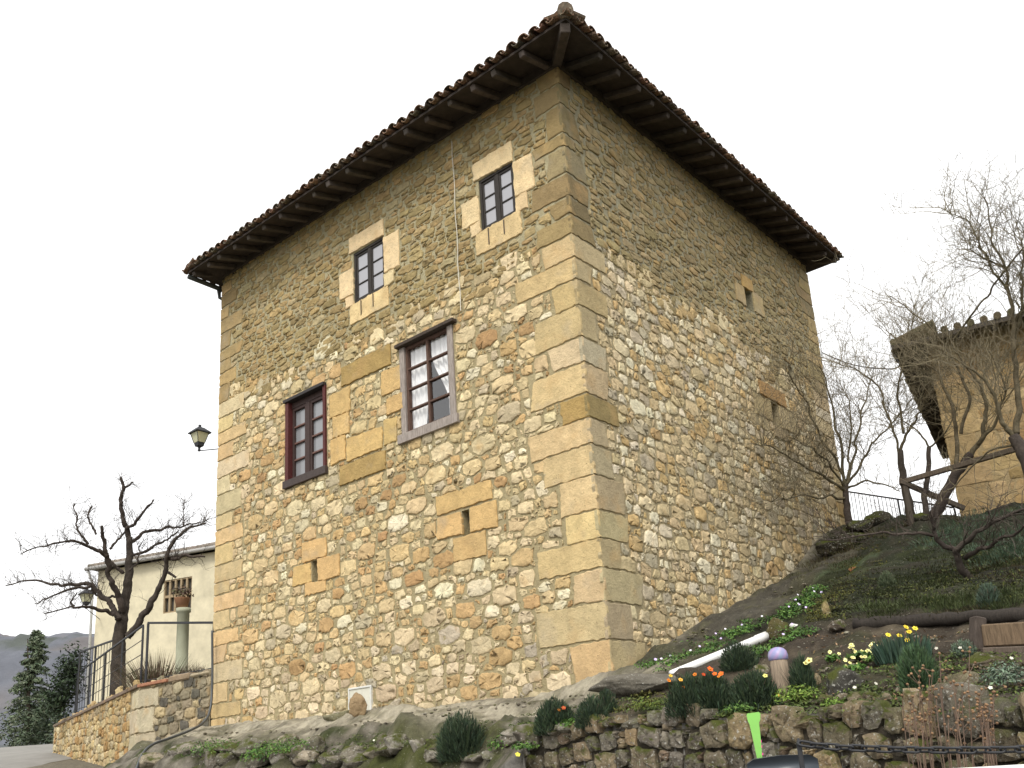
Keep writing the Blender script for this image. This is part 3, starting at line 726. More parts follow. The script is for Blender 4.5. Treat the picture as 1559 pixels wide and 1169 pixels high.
def tile_row(P, Q, inward):                              # barrel tiles with their ends showing along the eave P->Q
    P, Q = np.array(P, float), np.array(Q, float); L = np.linalg.norm(Q-P); n = int(L/.225); d = (Q-P)/L
    for k in range(n+1):
        for cover in (0, 1):
            s = (k+(.5 if cover else 0)+random.uniform(-.06, .06))*L/n
            if s > L+.05: continue
            for row in range(3):
                if row and not (.5*row < s < L-.5*row): continue
                ln = .46; st = -.07+row*.40+random.uniform(-.025, .025)-(0 if cover else .03)
                rise = .285; r0 = random.uniform(.088, .104); r1 = r0*.78
                if not cover: r0, r1 = r1, r0
                vs = []; fs = []; col = vary(random.choice([(.15, .085, .052), (.13, .082, .055), (.115, .085, .058), (.10, .08, .057), (.17, .10, .06)]), .25, .06)
                zoff = th+(.075 if cover else .055)+row*.018+random.uniform(-.008, .01)
                yaw = random.uniform(-.05, .05)
                for (t, r) in ((0, r0), (1, r1)):
                    for rr in (r, r-.016):
                        for i in range(7):
                            an = math.pi*i/6; x = math.cos(an)*rr; zz = math.sin(an)*rr*.85
                            if not cover: zz = -zz
                            o = P+d*(s+x+yaw*t*ln)+inward*(st+t*ln); o = o+np.array([0, 0, zz+zoff-(0 if cover else -.02)+(st+t*ln)*rise])
                            vs.append(T(*o))
                for i in range(6): fs += [(i, i+1, 15+i, 14+i), (7+i, 21+i, 22+i, 8+i), (i, 7+i, 8+i, i+1), (14+i, 15+i, 22+i, 21+i)]
                fs += [(0, 14, 21, 7), (6, 13, 27, 20)]
                tm.add(vs, fs, col)
tile_row(E0, E1, np.array([0, 1, 0])); tile_row(E0, E3, np.array([1, 0, 0])); tile_row(E1, E2, np.array([-1, 0, 0]))
for k in range(8):                                       # hip tiles
    p0 = np.array(E0)+(np.array(PK)-np.array(E0))*(k*.062-.006)+[0, 0, .135+.012]; p1 = np.array(E0)+(np.array(PK)-np.array(E0))*((k+1)*.062+.01)+[0, 0, .135]
    tm.tube([T(*p0), T(*p1)], [.125, .10], 10, vary((.15, .115, .08), .2))
pass
tm.build('eave_tiles', M_TILE, roof)
for (P, Q, inw) in ((E0, E1, np.array([0, 1., 0])), (E0, E3, np.array([1., 0, 0]))):
    P, Q = np.array(P), np.array(Q); L = np.linalg.norm((Q-P)[:2]); d = (Q-P)/L
    for k in range(1, 20):
        s = OV*.55+k*(L-OV)/18.6+random.uniform(-.05, .05)
        if s > L-.05: break
        p = P+d*s+inw*(.03+random.uniform(0, .05)); q = P+d*s+inw*1.05
        zp, zq_ = soffit_z(p[0], p[1]), soffit_z(q[0], q[1]); hh = random.uniform(.09, .115)
        rb = MB(); c = vary((.075, .062, .052), .3)
        rb.beam(T(p[0], p[1], zp-hh/2-.003), T(q[0], q[1], zq_-hh/2-.003), random.uniform(.09, .12), hh, c, bev=.012)
        rb.build('rafter', M_WOODD, roof)
rb = MB(); p = np.array([-OV+.06, -OV+.06]); q = np.array([.3, .3])
rb.beam(T(p[0], p[1], soffit_z(*p)-.085), T(q[0], q[1], soffit_z(*q)-.085), .15, .16, (.075, .06, .05), bev=.012); rb.build('rafter', M_WOODD, roof)
wp = MB()                                                # wall plate that closes the joint under the rafters
for (f, mp) in ((0, mapL), (1, mapR)):
    n = 12
    for k in range(n):
        u0, u1 = TW_*k/n+(0 if k else -.06), TW_*(k+1)/n+.01*(k == n-1)
        z0 = soffit_z(*((u0, 0) if f == 0 else (0, u0))); z1 = soffit_z(*((u1, 0) if f == 0 else (0, u1)))
        hf = .058+.002*f
        vs = [mp(u0, z0-.16, hf), mp(u1, z1-.16, hf), mp(u1, z1-.004, hf), mp(u0, z0-.004, hf), mp(u0, z0-.16, -.1), mp(u1, z1-.16, -.1), mp(u1, z1-.004, -.1), mp(u0, z0-.004, -.1)]
        wp.add(vs, [(0, 1, 2, 3), (0, 4, 5, 1), (3, 2, 6, 7), (0, 3, 7, 4), (1, 5, 6, 2)], (.065, .052, .042))
wp.build('wall_plate', M_WOODD, tower)
gb = MB(); gp = [T(E1[0]+.05, E1[1]+.05+k*.3, E1[2]-.03-k*.004) for k in range(0, 12)]; gb.tube(gp, .055, 8, (.06, .065, .06))
g0 = T(E1[0]+.05, .05, E1[2]-.06); gb.tube([g0, g0-ZZ*.10, g0-ZZ*.22-dL*.02, g0-ZZ*.26-dL*.08, T(TW_+.05, .25, E1[2]-.38), T(TW_+.05, .3, E1[2]-1.2)], [.06, .04, .035, .035, .035, .035], 8, (.06, .065, .06))
gb.build('gutter', M_PLAIN, tower, True)

# ------------------------------------------------------------------ plants and rocks
def ico(sub):
    t = (1+5**.5)/2; V = [(-1, t, 0), (1, t, 0), (-1, -t, 0), (1, -t, 0), (0, -1, t), (0, 1, t), (0, -1, -t), (0, 1, -t), (t, 0, -1), (t, 0, 1), (-t, 0, -1), (-t, 0, 1)]
    V = [tuple(np.array(v)/np.linalg.norm(v)) for v in V]
    Fc = [(0, 11, 5), (0, 5, 1), (0, 1, 7), (0, 7, 10), (0, 10, 11), (1, 5, 9), (5, 11, 4), (11, 10, 2), (10, 7, 6), (7, 1, 8), (3, 9, 4), (3, 4, 2), (3, 2, 6), (3, 6, 8), (3, 8, 9), (4, 9, 5), (2, 4, 11), (6, 2, 10), (8, 6, 7), (9, 8, 1)]
    for _ in range(sub):
        c = {}; N = []
        def mid(a, b):
            k = (min(a, b), max(a, b))
            if k not in c:
                m = np.array(V[a])+np.array(V[b]); V.append(tuple(m/np.linalg.norm(m))); c[k] = len(V)-1
            return c[k]
        for a, b, d in Fc:
            x, y, z = mid(a, b), mid(b, d), mid(d, a); N += [(a, x, z), (b, y, x), (d, z, y), (x, y, z)]
        Fc = N
    return np.array(V), Fc
ICO3 = ico(3); ICO2 = ico(2); ICO1 = ico(1)
def blob(mb, c, size, col, seed, amp=.25, facets=7, rz=0, lev=3, tilt=0):
    V, Fc = {1: ICO1, 2: ICO2, 3: ICO3}[lev]; r = np.random.default_rng(seed); P = V.copy()
    for _ in range(facets):                              # cut flat faces
        n = r.normal(size=3); n /= np.linalg.norm(n); k = r.uniform(.55, .85); d = P@n; P = np.where((d > k)[:, None], P-n*(d-k)[:, None]*.9, P)
    P = P*(1+amp*fbm(V[:, 0]*1.7+seed, V[:, 1]*1.7, V[:, 2]*1.7, seed, 4)[:, None]*.5-amp*.35*np.abs(vnoise(V[:, 0]*3.1+seed, V[:, 1]*3.1, V[:, 2]*4.5, seed+3))[:, None])
    P = P*np.array(size); cz, sz = math.cos(rz), math.sin(rz)
    ct, st_ = math.cos(tilt), math.sin(tilt); P = np.c_[P[:, 0]*ct-P[:, 2]*st_, P[:, 1], P[:, 0]*st_+P[:, 2]*ct]
    P = np.c_[P[:, 0]*cz-P[:, 1]*sz, P[:, 0]*sz+P[:, 1]*cz, P[:, 2]]+np.array(c)
    mb.add(P.tolist(), Fc, col)
def blades(mb, base, n, h, spread, w, cols, lean=.5, bend=.25, r0=.3):
    for _ in range(n):
        a = random.uniform(0, 2*math.pi); k = random.random()**.6; l = h*random.uniform(.55, 1.05)*(1-.25*k)
        p = np.array(base)+np.array([math.cos(a), math.sin(a), 0])*spread*k*r0
        d = np.array([math.cos(a)*k*lean, math.sin(a)*k*lean, 1])+np.random.default_rng(random.randrange(1 << 30)).normal(size=3)*.10; d /= np.linalg.norm(d)
        m = p+d*l*.55; q = m+(d+np.array([math.cos(a)*bend*k, math.sin(a)*bend*k, -bend*.3*k]))*l*.45
        s_ = np.array([-d[1], d[0], 0])+np.array([random.uniform(-.5, .5), random.uniform(-.5, .5), 0]); s_ = s_/(np.linalg.norm(s_)+1e-6)*w*random.uniform(.7, 1.3)
        mb.add([p-s_*.6, p+s_*.6, m+s_, m-s_, q], [(0, 1, 2, 3), (3, 2, 4)], vary(random.choice(cols), .25, .06))
def leaves(mb, c, rad, n, size, cols, shell=.5, flat=.3, up=.6, zmin=-.2):
    c = np.array(c, float); rad = np.array(rad, float)
    for _ in range(n):
        v = np.random.default_rng(random.randrange(1 << 30)).normal(size=(3, 3)); d = v[0]/np.linalg.norm(v[0])
        if d[2] < zmin: d[2] = -d[2]
        p = c+d*rad*(shell+(1-shell)*random.random())
        n_ = d*.6+v[1]*.5+np.array([0, 0, up]); n_ /= np.linalg.norm(n_); t = np.cross(n_, v[2]); t /= np.linalg.norm(t)+1e-9; b = np.cross(n_, t)
        l = size*random.uniform(.6, 1.3); w = l*.42
        mb.add([p-t*l*.5, p+b*w*.5+n_*w*flat*.3, p+t*l*.5, p-b*w*.5+n_*w*flat*.3], [(0, 1, 2, 3)], vary(random.choice(cols), .3, .08))
def flower(mb, p, r, col, n=5, ctr=None, tilt=None):
    r = r*.78
    p = np.array(p, float); nrm = np.array(tilt if tilt is not None else (random.uniform(-.5, .5), -.8, .6), float); nrm /= np.linalg.norm(nrm)
    t = np.cross(nrm, (1, .1, 0)); t /= np.linalg.norm(t); b = np.cross(nrm, t)
    for k in range(n):
        a = 2*math.pi*k/n; e = .55*2*math.pi/n
        f = lambda an, rr, h: p+(t*math.cos(an)+b*math.sin(an))*rr+nrm*h
        mb.add([p, f(a-e, r*.75, r*.2), f(a, r, r*.25), f(a+e, r*.75, r*.2)], [(0, 1, 2, 3)], vary(col, .12))
    if ctr: blob(mb, p+nrm*r*.2, (r*.28,)*3, ctr, 3, .0, 0, 0, 1)
def wob(pts, k, amp):
    pts = [np.array(p, float) for p in pts]; out = []
    for i in range(len(pts)-1):
        for j in range(k):
            t = j/k; e = amp*np.linalg.norm(pts[i+1]-pts[i]); out.append(pts[i]*(1-t)+pts[i+1]*t+(np.array([random.gauss(0, e) for _ in range(3)]) if (i or j) else 0))
    return out+[pts[-1]]
def smoothpts(pts, it=1):
    for _ in range(it):
        o = [pts[0]]
        for i in range(len(pts)-1): o += [pts[i]*.75+pts[i+1]*.25, pts[i]*.25+pts[i+1]*.75]
        pts = o+[pts[-1]]
    return pts
def twig(mb, p, d, L, r, depth, col, up=.15, kids=4, spread=.9, segs=5, curl=.25, decay=.55):
    pts = [np.array(p, float)]; d = np.array(d, float); d /= np.linalg.norm(d)
    for i in range(segs):
        d = d+np.array([random.gauss(0, curl) for _ in range(3)])+np.array([0, 0, up*.3]); d /= np.linalg.norm(d); pts.append(pts[-1]+d*L/segs)
    mb.tube(pts, [max(.0022, r*(1-.75*i/segs)) for i in range(segs+1)], 3 if r < .012 else 5, vary(col, .2), False)
    if depth > 0:
        for k in range(kids):
            i = random.uniform(.25, 1)*segs; j = min(int(i), segs-1); q = pts[j]*(1-(i-j))+pts[j+1]*(i-j)
            t = pts[j+1]-pts[j]; t /= np.linalg.norm(t); e = np.array([random.gauss(0, 1) for _ in range(3)]); e -= t*np.dot(e, t); e /= np.linalg.norm(e)
            twig(mb, q, t*.7+e*spread+np.array([0, 0, up]), L*random.uniform(.35, .75)*(decay/.55), max(.0022, r*.5), depth-1, col, up, max(2, kids-1), spread, max(3, segs-1), curl, decay)
def limb(mb, tw, pxs, ds, rads, col, twigs=0, tl=.6, tr=.006, depth=1, up=.2, kids=3, amp=.05, ori=(0, 0, 1.0), spread=.9, tcol=None, tube_n=7, knob=0):
    """a traced limb: pixel polyline at distances ds, then random twigs along it"""
    m = len(pxs); ds = np.interp(np.linspace(0, 1, m), np.linspace(0, 1, len(ds)), ds); rs = np.interp(np.linspace(0, 1, m), np.linspace(0, 1, len(rads)), rads)
    pts = [at(px, py, d) for (px, py), d in zip(pxs, ds)]
    w = wob(pts, 4, amp); w = smoothpts(w, 1); rr = np.interp(np.linspace(0, 1, len(w)), np.linspace(0, 1, m), rs)
    rr = [r*random.uniform(1-knob, 1+knob) for r in rr]
    mb.tube(w, rr, tube_n, vary(col, .1), True)
    for _ in range(twigs):
        i = random.randrange(max(1, len(w)//5), len(w)-1); t = w[i+1]-w[i]; t /= np.linalg.norm(t)+1e-9
        e = np.array([random.gauss(0, 1) for _ in range(3)]); e -= t*np.dot(e, t); e /= np.linalg.norm(e)
        twig(tw, w[i], t*.5+e*spread+np.array(ori)*up*2, tl*random.uniform(.5, 1.3), tr, depth, tcol or col, up, kids)
    return w

# ------------------------------------------------------------------ retaining wall and railing left of the tower
ZC = 3.74
S0 = T(TW_+2.9, -.03, ZC); S1 = np.array([-15.6, 31.2, ZC])
e2 = S1-S0; L2 = np.linalg.norm(e2); e2 /= L2; n2 = np.array([e2[1], -e2[0], 0]);  n2 = n2 if np.dot(n2, EYE-S0) > 0 else -n2
rw = thing('retaining_wall', 'low stone retaining wall with flat coping running from the tower up along the road', 'wall', S0-ZZ*2)
mapA = lambda u, v, h: T(TW_+.03+u, -.03-h, v)
mapB = lambda u, v, h: S0*[1, 1, 0]+e2*u+n2*h+ZZ*v
for mp, Lw, base in ((mapA, 2.87, lambda u: 1.7), (mapB, L2, lambda u: float(outer_z(*(S0+e2*u)[:2]))-.1)):
    bk = MB(); wall_sheet(bk, 0, Lw, .8, ZC-.02, [], mp, (.30, .25, .16)); w = bk.build('wall', M_MORTAR, rw)
    sb = MB(); pal = [(3, (.52, .41, .22)), (3, (.46, .33, .16)), (2, (.38, .31, .19)), (1, (.58, .49, .31)), (1, (.42, .26, .11))] if mp is mapB else [(2, (.38, .32, .21)), (3, (.27, .23, .155)), (2, (.12, .11, .085)), (1, (.44, .35, .2))]
    for poly, (u, v), r in rubble(0, Lw, .9, ZC-.06, lambda u, v: v > base(u), [(0, .8, 1, 3.72)] if mp is mapB else [(2.0, 2.87, 3.28, 3.66), (2.15, 2.87, 2.75, 3.25), (2.05, 2.87, 2.2, 2.72), (2.2, 2.87, 1.7, 2.17)], [(.17, .24, .5), (.1, .15, 2), (.06, .09, 3)], 1.7, .035, row=.34, pack=.8):
        stone(sb, poly, mp, random.uniform(.015, .045), pick(pal), jit=.008, rough=.01)
    sb.build('rubble_stones', M_STONE, w)
    qb = MB()
    for a0, a1, z0, z1 in ((2.0, 2.9, 3.28, 3.66), (2.15, 2.9, 2.75, 3.25), (2.05, 2.9, 2.2, 2.72), (2.2, 2.9, 1.7, 2.17)):
        c = vary((.47, .41, .28), .1)
        if mp is mapA: stone(qb, [(a0, z0), (a1, z0), (a1, z1), (a0, z1)], mp, .03, c, jit=.01, flat=True, inset=.02)
        else: stone(qb, [(-.03, z0), (random.uniform(.5, .8), z0), (random.uniform(.5, .8), z1), (-.03, z1)], mp, .03, c, jit=.01, flat=True, inset=.02)
    qb.build('corner_stones', M_ASHLAR, w)
cb = MB(); x = 0
while x < L2:
    l = min(random.uniform(.7, 1.3), L2-x); cb.box(mapB(x+.006, ZC, .07), e2, -n2, ZZ, (0, 0, -.02), (l-.012, .42, random.uniform(.055, .065)), vary((.20, .15, .11), .2), .012); x += l
cb.box(mapA(1.6, ZC, .085), dL, dR, ZZ, (0, 0, -.02), (1.2, .4, .05), (.36, .17, .10), .012); cb.box(mapA(.75, ZC, .065), dL, dR, ZZ, (0, 0, -.05), (.8, .4, .09), (.27, .2, .13), .03)
cb.box(mapA(.02, ZC, .06), dL, dR, ZZ, (0, 0, -.03), (.7, .4, .05), (.36, .30, .2), .03)
cb.build('coping', M_STONE, rw)
tb = MB(); tb.add([mapA(0, ZC-.03, -.35), S0-n2*.35-ZZ*.03, S1-n2*.35-ZZ*.03, S1+np.array([9, 6, -.03]), T(TW_+.1, 8, ZC-.03), T(TW_+.1, 1, ZC-.03)], [(0, 1, 2, 3, 4, 5)], (.11, .095, .06))
o = tb.build('terrace', M_TERR); o['kind'] = 'structure'
def railing(name, label, P, Q, h0, h1, bars=None, posts=2, mids=(), rr=.025, group=None, barr=.008, lean=None, post_name='post'):
    P, Q = np.array(P, float), np.array(Q, float); t = thing(name, label, 'railing', P, group)
    m = MB(); m.beam(P+ZZ*h0, Q+ZZ*h1, rr*1.6, rr*1.6, (1, 1, 1), bev=.003); m.build('handrail', M_IRON, t)
    for k in range(posts):
        s = k/(posts-1); p = P*(1-s)+Q*s; h = h0*(1-s)+h1*s; m = MB(); m.beam(p, p+ZZ*(h-.012), rr*1.5, rr*1.5, (1, 1, 1), bev=.003); m.build('post', M_IRON, t)
    for f in mids:
        m = MB(); m.tube([P+ZZ*h0*f, Q+ZZ*h1*f], barr*1.3, 5); m.build('rail', M_IRON, t)
    if bars:
        for k in range(1, bars):
            s = k/bars; p = P*(1-s)+Q*s; h = h0*(1-s)+h1*s; m = MB(); m.tube([p+ZZ*.04, p+ZZ*(h-.02)], barr, 5); m.build('bar', M_IRON, t)
    return t
F0, F1 = mapA(2.78, ZC+.05, -.1), mapA(.10, ZC+.05, -.1)
railing('iron_railing', 'short black iron railing frame between the tower and the corner post of the low wall', F0, F1, 1.36, .98, None, 2, (.06,), .03)
G0, G1 = mapB(.35, ZC+.06, -.1), mapB(L2-1.0, ZC+.06, -.1)
railing('iron_railing', 'long rusty iron railing with thin horizontal rods along the top of the road wall', G0, G1, 1.36, 1.3, None, 6, (.3, .52, .76), .026)
H0, H1 = mapA(1.25, ZC, -2.1), mapA(-.2, ZC, -2.1)
railing('iron_railing', 'black barred railing seen behind the short frame, beside the tower edge', H0, H1, 1.5, 1.5, 9, 2, (.08, .62), .022)
I0, I1 = at(121, 1010, 31), at(172, 985, 27.5); I0[2] = I1[2] = ZC+.05
railing('iron_railing', 'dark barred railing farther back on the terrace, beyond the pruned tree', I0, I1, 1.9, 1.75, 12, 3, (.1,), .03)
# black hose from the tower corner over the rock
hb = MB(); hp = [at(323, 960, 19.4), at(323.5, 1040, 19.35), at(321, 1082, 19.2), at(312, 1100, 18.9)]+[at(x, y, d) for x, y, d in ((290, 1112, 18.4), (258, 1124, 18.0), (232, 1132, 17.7), (217, 1146, 17.5), (207, 1172, 17.2), (204, 1190, 17))]
hb.tube(smoothpts(hp, 2), .024, 7, (.055, .06, .062)); o = hb.build('drain_hose', M_PLASTIC, None, True); tag(o, 'dark hose running down the tower corner and over the rock ledge', 'hose')

# ------------------------------------------------------------------ lanterns
def lantern(name, label, P, arm_from, sc):
    t = thing(name, label, 'lamp', P); P = np.array(P, float); K = (.035, .037, .042)
    m = MB(); m.tube([arm_from, P-ZZ*.60*sc], .012*sc*1.4, 6, K); d = np.array(arm_from)-P; m.box(np.array(arm_from), dL, dR, ZZ, (-.02, -.05, -.12*sc), (.02, .05, .25*sc), K, .005); m.build('bracket', M_PLAIN, t)
    def ring(h, r): return [P+ZZ*h*sc+(dL*a+dR*b)*r*sc for a, b in ((-1, -1), (1, -1), (1, 1), (-1, 1))]
    m = MB(); m.lathe(P-ZZ*.62*sc, [(.03*sc, 0), (.055*sc, .02*sc), (.035*sc, .10*sc), (.06*sc, .16*sc), (.02*sc, .17*sc)], 10, K); m.build('stem', M_PLAIN, t)
    m = MB(); a, b = ring(-.45, .10), ring(-.33, .125); m.add(a+b, [(0, 1, 5, 4), (1, 2, 6, 5), (2, 3, 7, 6), (3, 0, 4, 7), (3, 2, 1, 0), (4, 5, 6, 7)], K)
    lo, hi = ring(-.33, .125), ring(.02, .215)
    for i in range(4): m.tube([lo[i], hi[i]], .012*sc, 4, K); m.tube([hi[i], hi[(i+1) % 4]], .014*sc, 4, K)
    m.build('frame', M_PLAIN, t)
    m = MB(); lo, hi = ring(-.32, .118), ring(.01, .207); m.add(lo+hi, [(0, 1, 5, 4), (1, 2, 6, 5), (2, 3, 7, 6), (3, 0, 4, 7)], (1, 1, 1)); m.build('pane', M_LAMP, t)
    m = MB(); a, b, c = ring(.0, .275), ring(.035, .27), ring(.20, .10); m.add(a+b+c, [(3, 2, 1, 0)]+[(i+o, (i+1) % 4+o, (i+1) % 4+4+o, i+4+o) for o in (0, 4) for i in range(4)]+[(8, 9, 10, 11)], K)
    m.lathe(P+ZZ*.19*sc, [(.06*sc, 0), (.07*sc, .03*sc), (.04*sc, .06*sc), (.055*sc, .085*sc), (.03*sc, .12*sc)], 10, K); m.build('hood', M_PLAIN, t)
lp = at(304, 660, 20.0); af = T(TW_+.02, .25, float(lp[2])-.38)
lantern('wall_lantern', 'black square lantern on an iron arm fixed to the left edge of the tower', lp, af, .66)

# ------------------------------------------------------------------ yellow house
HE = at(150, 866, 37); ha = math.radians(111); hd = np.array([math.sin(ha), math.cos(ha), 0]); hb_ = np.array([-hd[1], hd[0], 0]); hb_ = hb_ if hb_[1] > 0 else -hb_
ytop = float(HE[2]); hbz = 2.6
def YH(u, w, z): return HE*[1, 1, 0]+hd*u+hb_*w+ZZ*z
yh = thing('house', 'pale yellow plastered house with a grey eave behind the bare pruned tree', 'house', YH(4, 0, hbz))
mapY = lambda u, v, h: YH(u, -h, v)
wv = on_plane(250, 884, YH(0, 0, 0), hb_); wv2 = on_plane(291, 928, YH(0, 0, 0), hb_)
wu0, wu1, wz0, wz1 = float((wv-YH(0, 0, 0))@hd), float((wv2-YH(0, 0, 0))@hd), float(wv2[2]), float(wv[2])
m = MB(); wall_sheet(m, 0, 9, hbz, ytop-.1, [(wu0, wu1, wz0, wz1)], mapY, (.62, .56, .40), depth=.2, step=1)
for a, b in (((0, 0), (0, 8)), ((9, 0), (9, 8)), ((0, 8), (9, 8))): m.add([YH(*a, hbz), YH(*b, hbz), YH(*b, ytop-.1), YH(*a, ytop-.1)], [(0, 1, 2, 3)], (.62, .56, .40))
m.build('wall', M_PLASTER, yh)
m = MB(); m.box(YH(0, 0, 0), hd, hb_, ZZ, (wu0+.002, .16, wz0+.002), (wu1-.002, .2, wz1-.002), (.10, .09, .075)); wn = m.build('window', M_PLAIN, yh)
m = MB()
for k in range(6): x = wu0+(wu1-wu0)*(k/5); m.box(YH(0, 0, 0), hd, hb_, ZZ, (x-.04, .02, wz0), (x+.04, .1, wz1), (.33, .25, .15), .005)
for k in range(3): z = wz0+(wz1-wz0)*k/2; m.box(YH(0, 0, 0), hd, hb_, ZZ, (wu0, .03, z-.05), (wu1, .095, z+.05), (.33, .25, .15), .005)
m.build('grille', M_PLAIN, wn)
m = MB(); E = [YH(-.2, -.25, ytop-.05), YH(9.3, -.25, ytop-.05), YH(9.3, 8.4, ytop-.05), YH(-.2, 8.4, ytop-.05), YH(4.5, 4, ytop+1.5)]
m.add(E+[e+ZZ*.1 for e in E], [(0, 1, 4), (1, 2, 4), (2, 3, 4), (3, 0, 4), (5, 6, 9), (6, 7, 9), (7, 8, 9), (8, 5, 9)]+[(i, (i+1) % 4, 5+(i+1) % 4, 5+i) for i in range(4)], (.19, .17, .14))
for k in range(38): u = -.15+k*.25; m.tube([YH(u, -.3, ytop+.05), YH(u, 1.5, ytop+.57)], [.10, .09], 8, vary((.30, .26, .22), .2))
m.build('roof', M_TILE, yh)
m = MB(); m.tube([YH(-.3, -.32, ytop-.03), YH(9.3, -.32, ytop-.05)], .075, 8, (.36, .35, .33)); m.tube([YH(-.2, -.3, ytop-.1), YH(-.12, -.10, ytop-.6), YH(-.1, -.07, hbz+.2)], .05, 8, (.55, .55, .53)); m.build('gutter', M_PLAIN, yh, True)
lq = at(132, 905, 34.5); lantern('wall_lantern', 'small pale-glassed lantern beside the far end of the yellow house', lq, YH(-.02, .3, float(lq[2])-.45), .8)
# pillar with a pot plant in front of it
pp = at(277, 1000, 24.5); pp[2] = ZC; pt = at(277, 926, 24.5)
m = MB(); m.lathe(pp, [(.19, 0), (.19, .12), (.15, .14), (.145, float(pt[2]-ZC)-.12), (.18, float(pt[2]-ZC)-.1), (.18, float(pt[2]-ZC))], 16, (.36, .37, .27)); o = m.build('garden_pillar', M_PLASTER, None, True); tag(o, 'pale green round pillar standing on the terrace behind the short railing', 'pillar')
pl = thing('potted_plant', 'withered brown plant in a pot on top of the pale green pillar', 'plant', pt)
m = MB(); m.lathe(pt, [(.13, 0), (.19, .24), (.2, .26), (.17, .25), (.16, .2)], 14, (.30, .16, .09)); m.build('pot', M_PLASTER, pl, True)
m = MB(); leaves(m, pt+ZZ*.34, (.30, .30, .24), 260, .09, [(.14, .09, .06), (.10, .08, .05), (.17, .12, .09), (.09, .09, .04)], .3); m.build('foliage', M_LEAF, pl)
for (x, y, d, w, h, lab) in ((240, 1030, 23.2, .9, 1.1, 'dry reddish brown bush behind the short railing, left of the green pillar'), (300, 1030, 23.5, .4, .8, 'dry grassy clump behind the railing, right of the green pillar')):
    b = at(x, y, d); b[2] = ZC-.02; m = MB(); blades(m, b, 900, h, w, .005, [(.15, .10, .075), (.19, .14, .10), (.10, .10, .05)], .9, .3, .7); leaves(m, b+ZZ*.25, (w*.8, w*.8, .35), 260, .07, [(.06, .08, .03), (.14, .10, .07)], .3)
    tag(m.build('dry_bush', M_LEAF), lab, 'bush')

# ------------------------------------------------------------------ dry-stone garden wall
GP = [np.array(p) for p in wall_pts]; GL = [0.0]
for i in range(len(GP)-1): GL.append(GL[-1]+float(np.hypot(*(GP[i+1]-GP[i])[:2])))
GLEN = GL[-1]
def mapG(u, v, h):
    u = min(max(u, 0), GLEN-1e-4); i = max(0, min(len(GL)-2, int(np.searchsorted(GL, u, side='right'))-1)); t = (u-GL[i])/(GL[i+1]-GL[i])
    p = GP[i]*(1-t)+GP[i+1]*t; d = GP[min(i+2, len(GP)-1)]-GP[max(i-1, 0)]; n = np.array([d[1], -d[0], 0]); n /= np.linalg.norm(n)
    if np.dot(n, EYE-p) < 0: n = -n
    return p+n*h+ZZ*v
gw = thing('garden_wall', 'rough dry stone garden wall with lichen and moss below the flower bed', 'wall', mapG(GLEN/2, -1.2, 0))
gpal = [(3, (.20, .165, .11)), (3, (.16, .14, .105)), (2, (.27, .21, .13)), (2, (.23, .205, .16)), (1, (.34, .26, .15)), (1, (.21, .155, .105))]
m = MB(); wall_sheet(m, 0, GLEN, -1.7, -.10, [], mapG, (.06, .05, .035), step=.2); m.add([mapG(u, v, h) for u in np.linspace(0, GLEN, 20) for v, h in ((-.10, 0), (-.14, -.4))], [(2*i, 2*i+1, 2*i+3, 2*i+2) for i in range(19)], (.06, .05, .035)); wl = m.build('wall', M_TERR, gw)
m = MB()
for poly, (u, v), r in rubble(0, GLEN, -1.55, -.07, lambda u, v: True, [], [(.14, .19, .6), (.09, .13, 2), (.05, .07, 3), (.03, .04, 3)], 1.35, .020, row=.27, pack=.8):
    stone(m, poly, mapG, random.uniform(.03, .09), pick(gpal), jit=.007, inset=.03, rough=.012, step=.05, ck=.18, base=-.08)
m.build('rubble_stones', M_GSTONE, wl)
m = MB(); u = 0; k = 0
while u < GLEN:
    l = random.uniform(.17, .36); c = pick(gpal); p = mapG(u+l/2, random.uniform(-.085, -.04), random.uniform(-.18, -.08)); q = mapG(u+l/2+.1, 0, 0)-mapG(u+l/2, 0, 0)
    blob(m, p, (l*.52, random.uniform(.14, .2), random.uniform(.05, .085)), c, 900+k, .25, 9, math.atan2(q[1], q[0]), 3); u += l*.92; k += 1
m.build('coping_stones', M_GSTONE, gw, True)

# rocks half buried in the bank (each a thing)
def rock(name, px, py, w, h, col, label, group=None, mat_=M_GSTONE, cat='rock', dep=.8, d=None, tilt=0, seed=None, sink=.25):
    p = ground_hit(px, py) if d is None else at(px, py, d); dd = np.linalg.norm(p-EYE); s = dd/FPX
    sd_ = seed or random.randrange(1, 9999); m = MB()
    blob(m, p+ZZ*(h*s*(.5-sink)), (w*s/2, w*s/2*dep, h*s/2*1.15), col, sd_, .3, 10, random.uniform(-.5, .5), 3, tilt)
    return tag(m.build(name, mat_, None, True), label, cat, group)
